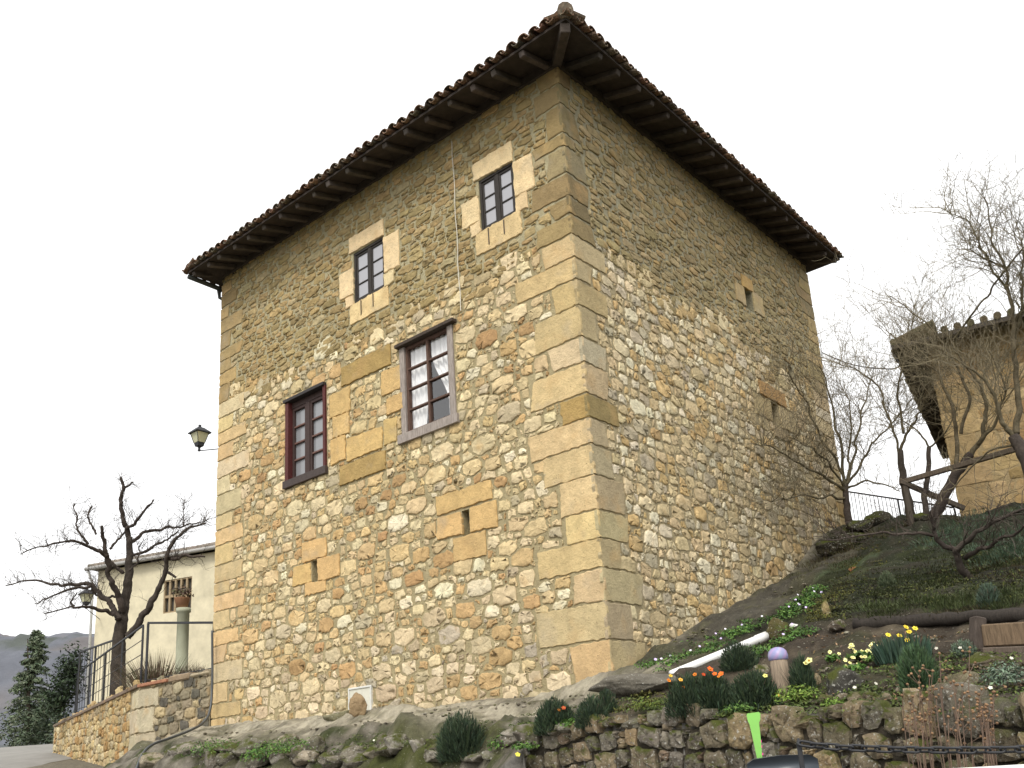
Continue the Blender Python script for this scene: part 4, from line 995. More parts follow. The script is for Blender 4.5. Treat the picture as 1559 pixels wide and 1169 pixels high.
# outcrop
rg = 'weathered rocks below the tower'
rr_ = random.Random(21)
for k in range(46):
    x = 232+k*14.2+rr_.uniform(-12, 12); y = 1166-(x-235)*.05+rr_.uniform(-16, 20)
    rock('rock', x, min(y, 1166), rr_.uniform(20, 54), rr_.uniform(14, 30), pick([(3, (.20, .18, .14)), (2, (.27, .245, .2)), (2, (.14, .125, .09)), (1, (.30, .26, .19))]), 'grey lichen-spotted rock in the rough bank under the tower wall', rg, M_GSTONE)
for i, (x, y, w, h, lab) in enumerate(((985, 1052, 165, 34, 'long flat dark slab with white lichen flecks at the foot of the tower corner'), (520, 1098, 70, 20, 'low mossy stone block on the ledge below the meter hatch'))):
    rock('rock_slab', x, y, w, h, [(.16, .145, .115), (.20, .185, .11)][i], lab, None, M_ROCK, 'rock', .5, seed=40+i)
rock('leaning_stone', 545, 1086, 30, 34, (.32, .23, .13), 'small brown stone propped against the white meter hatch', None, M_STONE, 'stone', .5, d=14.9, seed=31, sink=.12)
for (x, y, w, h, c, lab) in ((1259, 938, 14, 32, (.40, .31, .15), 'small upright yellowish stone on the mossy edge'), (1300, 870, 18, 9, (.36, .15, .08), 'reddish broken brick lying on the dark bank'),
                             (1287, 1056, 56, 42, (.075, .07, .06), 'dark rounded boulder beside the primroses'), (1238, 1052, 34, 36, (.38, .30, .18), 'pale tan stone beside the wooden post'),
                             (1140, 1015, 26, 30, (.24, .2, .14), 'brown rock under the upper end of the white pipe'), (1160, 1030, 26, 24, (.34, .29, .21), 'light grey stone between the white pipe and the post'),
                             (1185, 968, 40, 34, (.09, .075, .03), 'mossy brown rock above the upper end of the pipe'), (1500, 1015, 55, 26, (.16, .13, .09), 'flat brown stone under the timber edging'),
                             (1275, 958, 34, 18, (.15, .12, .09), 'grey stone at the left end of the dark shadow strip'), (1468, 1050, 46, 34, (.22, .19, .12), 'broad stone near the silvery plant')):
    rock('stone', x, y, w, h, c, lab, None, M_GSTONE, 'stone', .7)
for k in range(9):
    rock('edging_stone', 1252+k*25+random.uniform(-6, 6), 1072-random.uniform(0, 6)-(k*2 if k > 4 else 0), random.uniform(24, 38), random.uniform(15, 24), pick([(2, (.2, .16, .11)), (2, (.28, .23, .16)), (1, (.15, .14, .08))]), 'brown edging stone along the front of the flower bed', 'edging stones of the flower bed')
for k, (x, y) in enumerate(((1300, 812), (1345, 800), (1325, 806), (1268, 838), (1290, 830), (1400, 800))):
    rock('bank_rock', x, y, random.uniform(40, 70), random.uniform(18, 30), pick([(2, (.05, .045, .03)), (1, (.07, .06, .045))]), 'dark mossy rock along the crest of the bank', 'dark rocks along the crest')

# timber edging, and a dark strip for the overhang's shadow
def gp(px, py, dz=0): return ground_hit(px, py)+ZZ*dz
m = MB(); P = [at(x, y, d) for x, y, d in ((1300, 950, 10.3), (1380, 946, 10.15), (1460, 941, 10.0), (1600, 934, 9.75))]
m.tube(wob(P, 5, .012), [.065+random.uniform(-.012, .012) for _ in range(16)], 9, (.034, .028, .023)); tag(m.build('shadow_strip', M_WEATH, None, True), 'long dark strip standing for the shadow under the rock overhang above the flower bed', 'log')  # dark tube put in for the shadow below the overhanging rock ledge
m = MB(); m.beam(at(1487, 1000, 9.3), at(1489, 940, 9.35), .11, .11, (.07, .055, .045), bev=.012); tag(m.build('timber_stake', M_WEATH), 'short dark stake holding the timber boards at the right', 'stake')
m = MB(); m.beam(at(1497, 968, 9.3), at(1640, 960, 9.1), .07, .20, (.15, .105, .065), bev=.012); tag(m.build('timber_board', M_WEATH), 'brown timber board at the right edge, upper of two', 'board')
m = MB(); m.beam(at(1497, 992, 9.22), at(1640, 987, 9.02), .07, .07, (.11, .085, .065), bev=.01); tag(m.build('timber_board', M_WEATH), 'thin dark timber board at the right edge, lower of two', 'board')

# white pipe, post and cap
m = MB(); A_, B_ = at(1022, 1027, 10.75), at(1167, 968, 11.5); dd = (B_-A_)/np.linalg.norm(B_-A_)
m.tube([A_, A_+dd*.02, B_-dd*.16, B_-dd*.155, B_-dd*.001, B_, B_-dd*.01, B_-dd*.3], [.048, .049, .049, .056, .056, .053, .044, .044], 16, (.78, .78, .75)); tag(m.build('drain_pipe', M_PLASTIC, None, True), 'long white plastic pipe lying along the green edge of the bed', 'pipe')
m = MB(); A_, B_ = at(1204, 953, 11.7), at(1228, 957, 11.6); m.tube([A_, B_], .035, 12, (.70, .70, .66)); tag(m.build('drain_pipe', M_PLASTIC, None, True), 'short piece of white pipe half hidden in leaves above the post', 'pipe')
pb = gp(1194, 1068); ph = float(at(1192, 1000, np.hypot(*pb[:2]))[2]-pb[2])
m = MB(); m.lathe(pb-ZZ*.1, [(.088, 0), (.086, .1+ph*.3), (.080, .1+ph*.7), (.078, .1+ph-.01), (.07, .1+ph)], 14, (.30, .235, .17)); o = m.build('wooden_post', M_WEATH, None, True); tag(o, 'short weathered round wooden post in the flower bed', 'post')
m = MB(); m.lathe(pb+ZZ*(ph-.03), [(.076, 0), (.088, .012), (.090, .045), (.080, .085), (.055, .11), (.02, .122)], 20, (.27, .27, .46)); m.c = [(.27+.12*(i % 3 == 0), .27+.06*(i % 5 == 0), .47) for i in range(len(m.c))]; tag(m.build('ceramic_bowl', M_PLASTIC, None, True), 'blue violet upturned bowl capping the wooden post', 'bowl')

# bin, scoop, iron post and chain
bn = thing('plastic_bin', 'dark grey plastic bin with a rounded lid at the bottom edge', 'bin', at(1190, 1160, 5.6)-ZZ*1.2); bp_ = at(1189, 1158, 5.6)
ex = np.array([math.cos(.22), -math.sin(.22), 0]); ey = np.array([math.sin(.22), math.cos(.22), 0])
m = MB(); m.box(bp_, ex, ey, ZZ, (-.165, -.13, -1.2), (.165, .13, -.06), (.035, .042, .052), .02); m.build('bin_body', M_PLASTIC, bn)
m = MB(); n = 14
prof = [(-.19, -.05), (-.188, -.005), (-.15, .018), (0, .03), (.15, .024), (.188, .002), (.19, -.05)]
m.add([bp_+ex*x+ZZ*z+ey*y for y in (-.15, .15) for x, z in prof], [(i, i+1, i+8, i+7) for i in range(6)]+[tuple(range(7)), tuple(range(13, 6, -1)), (0, 7, 13, 6)], (.045, .055, .068)); m.build('lid', M_PLASTIC, bn, True)
sp = at(1156, 1150, 5.85); sc_ = 5.9/FPX
m = MB(); outl = [(-3.5, 6), (-6, -24), (-8, -44), (-9.5, -47), (-10.5, -56), (-9, -58.5), (7, -59.5), (9, -57), (7.5, -48), (5.5, -45), (5, -24), (3.5, 6)]
f_, b_ = [sp+ex*x*sc_-ZZ*y*sc_-ey*.008 for x, y in outl], [sp+ex*x*sc_-ZZ*y*sc_+ey*.008 for x, y in outl]; k = len(outl)
m.add(f_+b_, [tuple(range(k)), tuple(range(2*k-1, k-1, -1))]+[(i, (i+1) % k, k+(i+1) % k, k+i) for i in range(k)], (.22, .53, .10)); m.tube([sp, sp-ZZ*1.0], .012, 8, (.22, .53, .10)); tag(m.build('garden_scoop', M_PLASTIC), 'lime green plastic paddle standing upright behind the grey bin', 'tool')
cp = at(1216, 1130, 5.0); m = MB(); m.box(cp, ex, ey, ZZ, (-.012, -.012, -1.4), (.012, .012, .0), (1, 1, 1), .003); m.tube([cp-ZZ*.006, cp+ZZ*.02], [.014, .005], 6); tag(m.build('iron_post', M_IRON), 'thin iron post holding the left end of the chain', 'post')
ch = thing('chain', 'dark iron chain strung across the bottom right in front of the garden wall', 'chain', at(1380, 1140, 4.85))
cpts = [at(x, y, d) for x, y, d in ((1217, 1131, 4.98), (1250, 1136, 4.97), (1330, 1140, 4.94), (1420, 1142, 4.9), (1500, 1142, 4.87), (1580, 1140, 4.84), (1640, 1136, 4.82))]
cpts = smoothpts(cpts, 2); seg = [0]
for i in range(len(cpts)-1): seg.append(seg[-1]+np.linalg.norm(cpts[i+1]-cpts[i]))
def cat_(s): 
    i = min(len(seg)-2, int(np.searchsorted(seg, s, side='right'))-1); t = (s-seg[i])/(seg[i+1]-seg[i]); return cpts[i]*(1-t)+cpts[i+1]*t
s = .035; k = 0
while s < seg[-1]-.05:
    c = cat_(s); d = cat_(s+.02)-cat_(s-.02); d /= np.linalg.norm(d); sdv = np.cross(d, ZZ); a = math.radians(38 if k % 2 else -50)+random.uniform(-.15, .15); w = sdv*math.cos(a)+np.cross(sdv, d)*math.sin(a)
    m = MB(); R_, H_ = .016, .024; pts = []
    for j in range(16):
        an = 2*math.pi*j/16; pts.append(c+d*(math.cos(an)*R_+(H_ if math.cos(an) > 0 else -H_))+w*math.sin(an)*R_)
    m.tube(pts+[pts[0], pts[1]], .0062, 6, cap=False); m.build('link', M_IRON, ch, True); s += .060; k += 1
wp_ = at(1525, 1168, 4.5); m = MB(); m.box(wp_, ex, ey, ZZ, (-.17, 0, -.5), (.6, .25, 0.0), (.75, .74, .70), .015); tag(m.build('white_ledge', M_PLASTER), 'corner of a whitewashed ledge at the bottom right edge', 'ledge')

# ------------------------------------------------------------------ flower bed plants
DKG = [(.030, .05, .028), (.04, .065, .03), (.024, .04, .024), (.05, .07, .035)]
BRG = [(.10, .19, .035), (.07, .15, .03), (.13, .22, .05), (.05, .10, .03)]
SIL = [(.13, .18, .12), (.10, .14, .10), (.17, .21, .15)]
def bush(px, py, w, h, label, cols=DKG, group=None, n=1500, name='lavender_bush', flowers=None, d=None, bw=.0045):
    p = ground_hit(px, py) if d is None else at(px, py, d); s = np.linalg.norm(p-EYE)/FPX; W_, H_ = w*s/2, h*s
    m = MB(); g_ = np.random.default_rng(int(px*7+py)); nn = int(n*3.2); hb2 = .5+.5*vnoise(np.arange(40)*.7, np.arange(40)*0, 0, int(px))
    for q in range(nn):
        a_ = g_.uniform(0, 6.283); e_ = math.asin(g_.uniform(0, 1)); rr2 = (1-.55*g_.random()**1.6)*(.86+.3*hb2[int(a_*6)%40])
        dv = np.array([math.cos(a_)*math.cos(e_), math.sin(a_)*math.cos(e_), math.sin(e_)]); c_ = p+dv*np.array([W_*.95, W_*.9, H_*.92])*rr2
        d_ = dv*.7+np.array([0, 0, .9])+g_.normal(size=3)*.35; d_ /= np.linalg.norm(d_); l_ = H_*g_.uniform(.10, .24); w_ = np.cross(d_, g_.normal(size=3)); w_ = w_/np.linalg.norm(w_)*bw*g_.uniform(.6, 1.2)
        m.add([c_-d_*l_*.4-w_*.5, c_-d_*l_*.4+w_*.5, c_+d_*l_*.2+w_, c_+d_*l_*.6, c_+d_*l_*.2-w_], [(0, 1, 2, 3, 4)], vary(random.choice(cols), .3, .06))
    blades(m, p-ZZ*.03, n//5, H_*1.15, W_, bw*.8, cols, W_/H_*1.0, .1, .5)
    o = thing(name, label, 'bush', p, group); m.build('foliage', M_LEAF, o)
    m = MB()
    for _ in range(9):
        a = random.uniform(0, 6.28); m.tube([p-ZZ*.03, p+np.array([math.cos(a)*W_*.3, math.sin(a)*W_*.3, H_*.35]), p+np.array([math.cos(a)*W_*.7, math.sin(a)*W_*.7, H_*.7])], [.008, .006, .003], 5, (.10, .085, .06))
    m.build('stem', M_TWIG, o)
    for (fx, fy, r, c) in (flowers or []):
        q = at(fx, fy, np.hypot(*p[:2])-W_*.55); m = MB(); flower(m, q, r, c, 5, (.45, .22, .03)); m.tube([q, q-ZZ*.1+np.array([random.uniform(-.02, .02), .06, 0])], .003, 4, (.06, .1, .03)); m.build('flower', M_LEAF, o)
    return o
ORG, RED_, YEL = (.75, .22, .02), (.60, .06, .015), (.75, .48, .05)
bush(706, 1158, 80, 68, 'large round dark lavender bush below the tower wall, left of its neighbour')
bush(846, 1122, 66, 50, 'dark green bush topped by one small red bloom in the rocks', flowers=[(858, 1078, .035, (.35, .06, .02)), (851, 1081, .025, ORG)])
bush(905, 1150, 56, 46, 'small dark bush low between the rocks right of the red-topped one', n=700)
bush(925, 1090, 34, 40, 'thin dark shrub beside the end of the rock slab', n=450)
bush(1055, 1092, 78, 62, 'dark wallflower bush with orange blooms at its top left', flowers=[(1018, 1036, .03, ORG), (1036, 1035, .03, (.8, .40, .06)), (1021, 1029, .025, YEL), (1041, 1046, .022, ORG), (1058, 1027, .028, ORG)])
bush(1092, 1088, 66, 60, 'dark wallflower bush with bright red-orange blooms', flowers=[(1081, 1019, .042, (.78, .13, .02)), (1071, 1027, .026, RED_), (1088, 1026, .03, (.78, .15, .02)), (1098, 1026, .036, (.78, .15, .02)), (1094, 1030, .02, ORG)])
bush(1128, 1022, 56, 42, 'dark green mound under the middle of the white pipe', n=900)
bush(1150, 1080, 84, 58, 'feathery dark bush just left of the wooden post', n=1500, flowers=[(1165, 1029, .03, (.72, .70, .2)), (1184, 1058, .025, (.75, .35, .03))])
bush(1226, 1062, 40, 62, 'slim dark bush right of the wooden post with a pale yellow bloom', n=700, flowers=[(1232, 1006, .045, (.75, .74, .30)), (1226, 1010, .03, (.75, .74, .3))])
bush(1403, 1055, 52, 66, 'fresh green rosemary-like bush in front of the daffodils', cols=[(.05, .09, .04), (.07, .12, .05), (.04, .07, .035)], n=1400)
bush(1470, 1000, 34, 24, 'small silvery green tuft below the timber boards', cols=SIL, n=400)
bush(1352, 895, 26, 24, 'low grassy tuft on the slope above the shadow strip, left', cols=[(.06, .08, .04), (.09, .11, .06)], n=350)
bush(1508, 925, 34, 34, 'grey-green tuft on the slope above the shadow strip, right', cols=[(.05, .075, .05), (.07, .10, .07)], n=450)
def leafy(px, py, w, h, label, cols=BRG, n=420, name='leafy_plant', size=.05, group=None, dots=None, dep=.8):
    p = ground_hit(px, py); s = np.linalg.norm(p-EYE)/FPX; m = MB(); leaves(m, p+ZZ*h*s*.35, (w*s/2, w*s/2*dep, h*s*.6), n, size, cols, .35)
    for fx, fy, r, c in (dots or []): flower(m, at(fx, fy, np.hypot(*p[:2])-w*s*.3*dep), r, c)
    return tag(m.build(name, M_LEAF), label, 'plant', group)
leafy(325, 1160, 90, 36, 'bright green leafy patch at the bottom, leftmost', n=900, size=.04)
leafy(440, 1158, 130, 36, 'wide bright green leafy patch at the bottom, below the meter hatch', n=1500, size=.04)
leafy(395, 1166, 60, 26, 'small green patch between two larger bright ones at the bottom', size=.06)
leafy(760, 1150, 40, 30, 'light green sprig right of the big lavender bush', n=160)
leafy(800, 1163, 50, 18, 'low green weed with a yellow flower below the bushes', n=160, dots=[(788, 1149, .04, (.75, .65, .08))])
leafy(880, 1164, 60, 20, 'low green weeds at the bottom below the small dark bush', n=220)
leafy(947, 1022, 28, 26, 'green tuft growing right at the foot of the tower corner', n=260, size=.04)
leafy(1013, 978, 20, 24, 'small green fern at the foot of the side wall', n=220, size=.045)
leafy(990, 1022, 56, 20, 'green weed with a violet flower on the dark ledge', n=260, size=.04, dots=[(998, 1004, .03, (.55, .45, .72))])
leafy(1215, 1076, 78, 34, 'bright yellow green plant in front of the wooden post', cols=[(.16, .24, .04), (.12, .2, .035), (.20, .27, .06)], n=600, size=.035)
leafy(1270, 1082, 40, 20, 'bright green tuft on top of the wall right of the post', cols=[(.16, .24, .04), (.12, .2, .035)], n=240, size=.03)
leafy(1130, 1090, 70, 22, 'pale green weeds on the wall top below the bushes', n=320, size=.03)
leafy(985, 1086, 70, 26, 'yellow green mossy weeds on the rocks left of the bushes', cols=[(.12, .15, .025), (.09, .13, .03)], n=380, size=.03)
leafy(1535, 1055, 70, 44, 'silvery grey green plant at the right edge of the bed', cols=SIL, n=900, size=.03)
leafy(1193, 985, 44, 18, 'green leaves peeking out behind the blue bowl', n=220, size=.035)
for i, (x, y, w, fl) in enumerate(((1313, 1003, 42, 14), (1332, 1010, 28, 9), (1305, 1022, 36, 9), (1270, 1008, 20, 3))):
    p = ground_hit(x, y); s = np.linalg.norm(p-EYE)/FPX; o = thing('primrose', ['pale yellow primrose clump, the largest of those left of the daffodils', 'pale yellow primrose clump just right of the largest one', 'yellow primrose clump in front of the largest one above the dark boulder', 'tiny primrose clump farthest left'][i], 'flower', p, 'primroses in the bed')
    m = MB(); leaves(m, p+ZZ*.02, (w*s*.55, w*s*.4, .05), 160, .06, BRG, .3); m.build('foliage', M_LEAF, o)
    m = MB()
    for _ in range(fl): flower(m, p+np.array([random.uniform(-.5, .5)*w*s, random.uniform(-.3, .1)*w*s, random.uniform(.05, .13)]), .026, (.80, .78, .36), 5, (.7, .5, .06))
    m.build('blossoms', M_LEAF, o)
p = ground_hit(1376, 1010); o = thing('daffodil_clump', 'clump of upright blue green leaves with yellow daffodils', 'flower', p)
m = MB(); s = np.linalg.norm(p-EYE)/FPX; blades(m, p, 420, 48*s, 40*s, .009, [(.04, .075, .05), (.03, .06, .04), (.055, .09, .06)], .25, .15, .9); m.build('foliage', M_LEAF, o)
for fx, fy in ((1352, 967), (1369, 968), (1384, 962), (1393, 957), (1379, 955), (1381, 975)):
    q = at(fx, fy, np.hypot(*p[:2])-.1); m = MB(); flower(m, q, .035, (.78, .62, .06), 6, (.75, .42, .02)); m.tube([q, q-ZZ*.25], .004, 4, (.05, .09, .04)); m.build('flower', M_LEAF, o)
# dried seed heads in front of the garden wall
for i, (x0, x1, ytop_, lab) in enumerate(((1380, 1425, 1020, 'dry brown seed-head stems in front of the wall, left clump'), (1430, 1478, 990, 'tall dry brown seed-head stems in front of the wall, middle clump'), (1478, 1512, 1045, 'dry brown seed-head stems in front of the wall, right clump'))):
    o = thing('dried_flower_stems', lab, 'plant', at((x0+x1)/2, 1175, 6.0)-ZZ*.5, 'dried stems by the garden wall'); m = MB(); hd_ = MB()
    for _ in range(14):
        x = random.uniform(x0, x1); d = random.uniform(5.8, 6.15); xt = x+random.uniform(-18, 18); yt = random.uniform(ytop_, 1120)
        P0 = at(x, 1172, d)-ZZ*.5; P1 = at((x+xt)/2+random.uniform(-3, 3), (1172+yt)/2, d); P2 = at(xt, yt, d); pts = smoothpts([P0, P1, P2], 2); m.tube(pts, np.linspace(.004, .002, len(pts)), 4, vary((.16, .11, .08), .2), False)
        for _ in range(random.randint(2, 4)):
            j = random.randrange(len(pts)//2, len(pts)); q = pts[j]+np.array([random.uniform(-.06, .06), random.uniform(-.04, .04), random.uniform(.01, .07)]); m.tube([pts[j], q], .0018, 3, (.16, .11, .08), False)
            blob(hd_, q, (.0085, .0085, .008), vary((.24, .145, .08), .3), random.randrange(99), .3, 0, 0, 1)
        blob(hd_, P2, (.0095, .0095, .009), vary((.24, .145, .08), .3), 5, .3, 0, 0, 1)
    m.build('stems', M_TWIG, o); hd_.build('seed_heads', M_TWIG, o, True)
m = MB(); fl = [at(x, y, 6.0) for x, y in ((1157, 1129), (1158, 1137), (1159, 1148))]
for q in fl: flower(m, q, .018, (.75, .06, .32))
m.tube([fl[0], fl[1]+ey*.01, fl[2]-ZZ*.3], .003, 4, (.06, .1, .03)); tag(m.build('pink_flower', M_LEAF), 'tiny bright pink flowers beside the green paddle', 'flower')

# ground cover nobody could count
def scatter(name, label, spots, size, cols, per, dots=None, blade=False, spread=.16, hz=.06, bw=.004):
    m = MB()
    for (x, y) in spots:
        p = ground_hit(x, y)
        if blade: blades(m, p, per, size, spread, bw, cols, .9, .3, 1.0)
        else: leaves(m, p+ZZ*hz*.5, (spread, spread, hz), per, size, cols, .2)
        if dots and random.random() < dots[1]: flower(m, p+np.array([random.uniform(-.1, .1), -.08, hz+.03]), .022, random.choice(dots[0]))
    o = m.build(name, M_LEAF); o['kind'] = 'stuff'; o['label'] = label
def along(pts, n, jx, jy):
    out = []
    for _ in range(n):
        t = random.random()*(len(pts)-1); i = int(t); f = t-i; out.append((pts[i][0]*(1-f)+pts[i+1][0]*f+random.gauss(0, jx), pts[i][1]*(1-f)+pts[i+1][1]*f+random.gauss(0, jy)))
    return out
scatter('ground_cover', 'bright green creeping leaves along the white pipe', along([(1000, 1018), (1060, 994), (1120, 968), (1190, 945), (1225, 925), (1250, 900)], 110, 6, 5)+along([(1150, 1000), (1190, 985), (1235, 965)], 24, 6, 5), .042, BRG+[(.06, .12, .035)], 46, ([(.72, .70, .76), (.6, .5, .75)], .14))
scatter('ground_cover', 'mixed weeds on the bed and the rock ledge', along([(940, 1068), (1060, 1085), (1200, 1078), (1330, 1074), (1450, 1072), (1559, 1062)], 190, 10, 9)+along([(1240, 1040), (1330, 1045), (1420, 1025), (1540, 1020)], 120, 20, 20)+along([(240, 1152), (500, 1145), (700, 1122), (900, 1092)], 110, 14, 8), .035, [(.07, .10, .025), (.10, .13, .03), (.05, .07, .02)], 34, ([(.62, .60, .5)], .03), hz=.04)
def up_spots(n, seed, lo):
    o = []
    while len(o) < n:
        x, y = random.uniform(1268, 1572), random.uniform(795, 945); p = ground_hit(x, y)
        if float(fbm(p[0]*.9, p[1]*.9, 0, seed, 3)) > lo: o.append((x, y))
    return o
scatter('grass', 'short dark olive grass patches on the upper bank', up_spots(260, 3, .05), .05, [(.035, .044, .016), (.045, .055, .02), (.06, .07, .024)], 60, None, True, .22)
scatter('grass', 'brown withered grass on the upper bank', up_spots(170, 9, .1), .06, [(.07, .055, .03), (.05, .042, .024), (.095, .075, .042)], 30, None, True, .22)
scatter('moss', 'low dark moss and small leaves on the upper bank', up_spots(420, 14, -.2), .035, [(.035, .045, .015), (.055, .065, .018), (.028, .03, .014), (.08, .085, .02)], 34, None, False, .2, .03)
scatter('grass', 'lighter grass strip just above the shadow strip', along([(1310, 930), (1400, 925), (1480, 918), (1570, 912)], 90, 14, 9), .10, [(.07, .09, .03), (.09, .11, .045), (.055, .07, .03)], 40, None, True, .2)
scatter('moss', 'yellow green moss on the bank edge beside the bedrock', along([(1240, 945), (1262, 925), (1285, 900), (1320, 862), (1345, 838)], 110, 8, 7)+along([(900, 1075), (960, 1080), (1010, 1060)], 26, 8, 7), .03, [(.11, .11, .02), (.085, .085, .02), (.06, .06, .016)], 60, None, False, .16, .03)
scatter('grass', 'spreading grey green cover along the top of the bank', along([(1420, 830), (1480, 810), (1570, 795)], 90, 20, 14)+along([(1500, 850), (1570, 835)], 40, 20, 12), .13, [(.085, .125, .08), (.065, .10, .062), (.105, .145, .092)], 46, None, True, .3)
scatter('dead_leaves', 'brown leaf litter on the soil of the bed', [(random.uniform(1230, 1570), random.uniform(965, 1070)) for _ in range(170)], .04, [(.16, .10, .055), (.22, .15, .08), (.10, .07, .045)], 9, None, False, .2, .01)
scatter('grass', 'brown and olive tufts along the crest beside the tower', along([(1200, 885), (1260, 850), (1310, 815), (1400, 803), (1470, 790)], 70, 12, 6), .13, [(.10, .085, .035), (.06, .06, .025), (.08, .06, .04)], 34, None, True, .22)

# ------------------------------------------------------------------ pruned tree left of the tower
BK = (.062, .049, .040)
def z1(p): return [(x/2.39, 680+y/2.39) for x, y in p]
tr = thing('pruned_tree', 'gnarled bare pruned tree with knobbly dark branches on the terrace left of the tower', 'tree', np.r_[at(190, 960, 27.2)[:2], ZC])
tk = MB(); br = MB(); tw_ = MB()
base = np.r_[at(188, 960, 24.6)[:2], ZC-.05]
limb(tk, tw_, [(x, y) for x, y in z1([(428, 960), (431, 800), (434, 700), (440, 640), (452, 580), (464, 500), (470, 420), (472, 330)])], [27.2], [.22, .19, .175, .16, .14, .12, .095, .075], BK, 0, amp=.025, knob=.08, tube_n=9)
tk.build('trunk', M_BARK, tr, True)
LIMBS = [([(470, 340), (455, 280), (440, 230), (437, 185), (450, 155), (440, 110)], [24.6, 24.2], [.10, .05], 14), ([(447, 152), (485, 128)], [24.3], [.045, .03], 3),
         ([(460, 300), (492, 280), (520, 240), (558, 192)], [24.5, 24.0], [.07, .03], 8), ([(445, 600), (425, 530), (400, 470), (385, 400), (375, 330), (370, 288)], [24.5, 23.6], [.13, .05], 10),
         ([(387, 400), (340, 370), (290, 347), (230, 344), (160, 360), (75, 392)], [23.9, 23.0], [.075, .015], 26), ([(320, 355), (298, 325), (276, 280), (270, 205)], [23.7], [.055, .02], 12),
         ([(350, 320), (335, 290), (320, 255), (336, 215)], [24.8], [.05, .025], 8), ([(448, 460), (420, 435), (392, 405)], [24.5], [.07, .05], 2),
         ([(432, 630), (405, 575), (362, 530), (330, 500), (260, 507), (190, 500), (120, 488), (20, 505)], [24.4, 25.6], [.12, .02], 34), ([(332, 505), (250, 517), (190, 542), (125, 572)], [24.8], [.06, .015], 16),
         ([(415, 612), (355, 592), (300, 580), (262, 586), (160, 608)], [24.3, 23.6], [.08, .015], 14), ([(270, 580), (255, 565), (280, 530)], [24.2], [.04, .02], 5),
         ([(465, 690), (505, 640), (545, 580), (582, 510), (602, 440), (612, 380), (650, 320), (702, 290), (750, 278)], [24.5, 23.3], [.14, .03], 24), ([(614, 408), (655, 404), (745, 400)], [23.9, 23.3], [.075, .04], 10),
         ([(475, 350), (530, 312), (600, 294), (660, 285), (752, 268)], [24.6, 25.6], [.075, .02], 24), ([(472, 400), (540, 376), (600, 342), (650, 305)], [24.6, 24.0], [.065, .025], 14),
         ([(668, 290), (670, 250), (673, 192)], [25.2], [.03, .012], 10), ([(610, 456), (640, 476)], [23.8], [.05, .04], 2), ([(440, 545), (400, 548), (350, 540), (330, 520)], [24.9], [.05, .03], 6),
         ([(400, 372), (430, 340), (455, 310)], [24.3], [.05, .03], 6), ([(470, 450), (500, 420), (515, 350)], [24.3], [.045, .02], 8)]
for pts, ds, rr, n in LIMBS: limb(br, tw_, z1(pts), [q+2.6 for q in ds], [q*.75 for q in rr], BK, int(n*1.8), .55, .0085, 1, .2, 4, amp=.05, knob=.16)
br.build('branch', M_BARK, tr, True); tw_.build('twigs', M_TWIG, tr)

# conifer, hedge and ivy at the far left
cf = thing('conifer', 'feathery grey green conifer at the far left against the hill', 'tree', at(44, 1130, 52))
cb_, ct_ = at(44, 1132, 52), at(42, 955, 52); Hc = float(ct_[2]-cb_[2]); m = MB(); m.tube([cb_, cb_*.1+ct_*.9], [.14, .02], 7, (.07, .055, .04)); m.build('trunk', M_BARK, cf)
m = MB()
for k in range(120):
    t = .02+.95*(k+random.random())/120; L_ = (1-t)*1.75*random.uniform(.6, 1.15)+.12; a = random.uniform(0, 6.28); p = cb_+ZZ*Hc*t
    for j in range(9):
        s_ = (j+1)/9; q = p+np.array([math.cos(a), math.sin(a), .15-.35*s_])*L_*s_; leaves(m, q, (.26*(1.1-s_*.5), .26, .09), 8, .20, [(.12, .15, .09), (.15, .18, .115), (.09, .12, .07)], .2, zmin=-1)
m.build('foliage', M_LEAF, cf)
for (x, y, w, h, d, cols, lab) in ((20, 1140, 76, 70, 55, [(.11, .13, .085), (.085, .11, .07)], 'loose grey green hedge below the conifer at the far left edge'), (72, 1138, 50, 62, 50, [(.065, .085, .05), (.05, .07, .04)], 'darker hedge between the conifer and the ivy')):
    p = at(x, y, d); s_ = d*1.03/FPX; m = MB()
    for k in range(16): leaves(m, p+np.array([random.uniform(-.5, .5)*w*s_, random.uniform(-1, 1), random.uniform(.1, .75)*h*s_]), (.75, .75, .65), 120, .2, cols, .3, zmin=-1)
    tag(m.build('hedge', M_LEAF), lab, 'hedge')
m = MB()
for x, y in along([(118, 1012), (98, 1042), (84, 1075)], 40, 7, 8): p = at(x, y, random.uniform(31.6, 32.6)); leaves(m, p, (.42, .42, .4), 60, .15, [(.028, .045, .022), (.038, .06, .028), (.02, .03, .018)], .3, zmin=-1)
tag(m.build('ivy_bush', M_LEAF), 'dark ivy bush hanging over the far end of the road wall', 'bush')

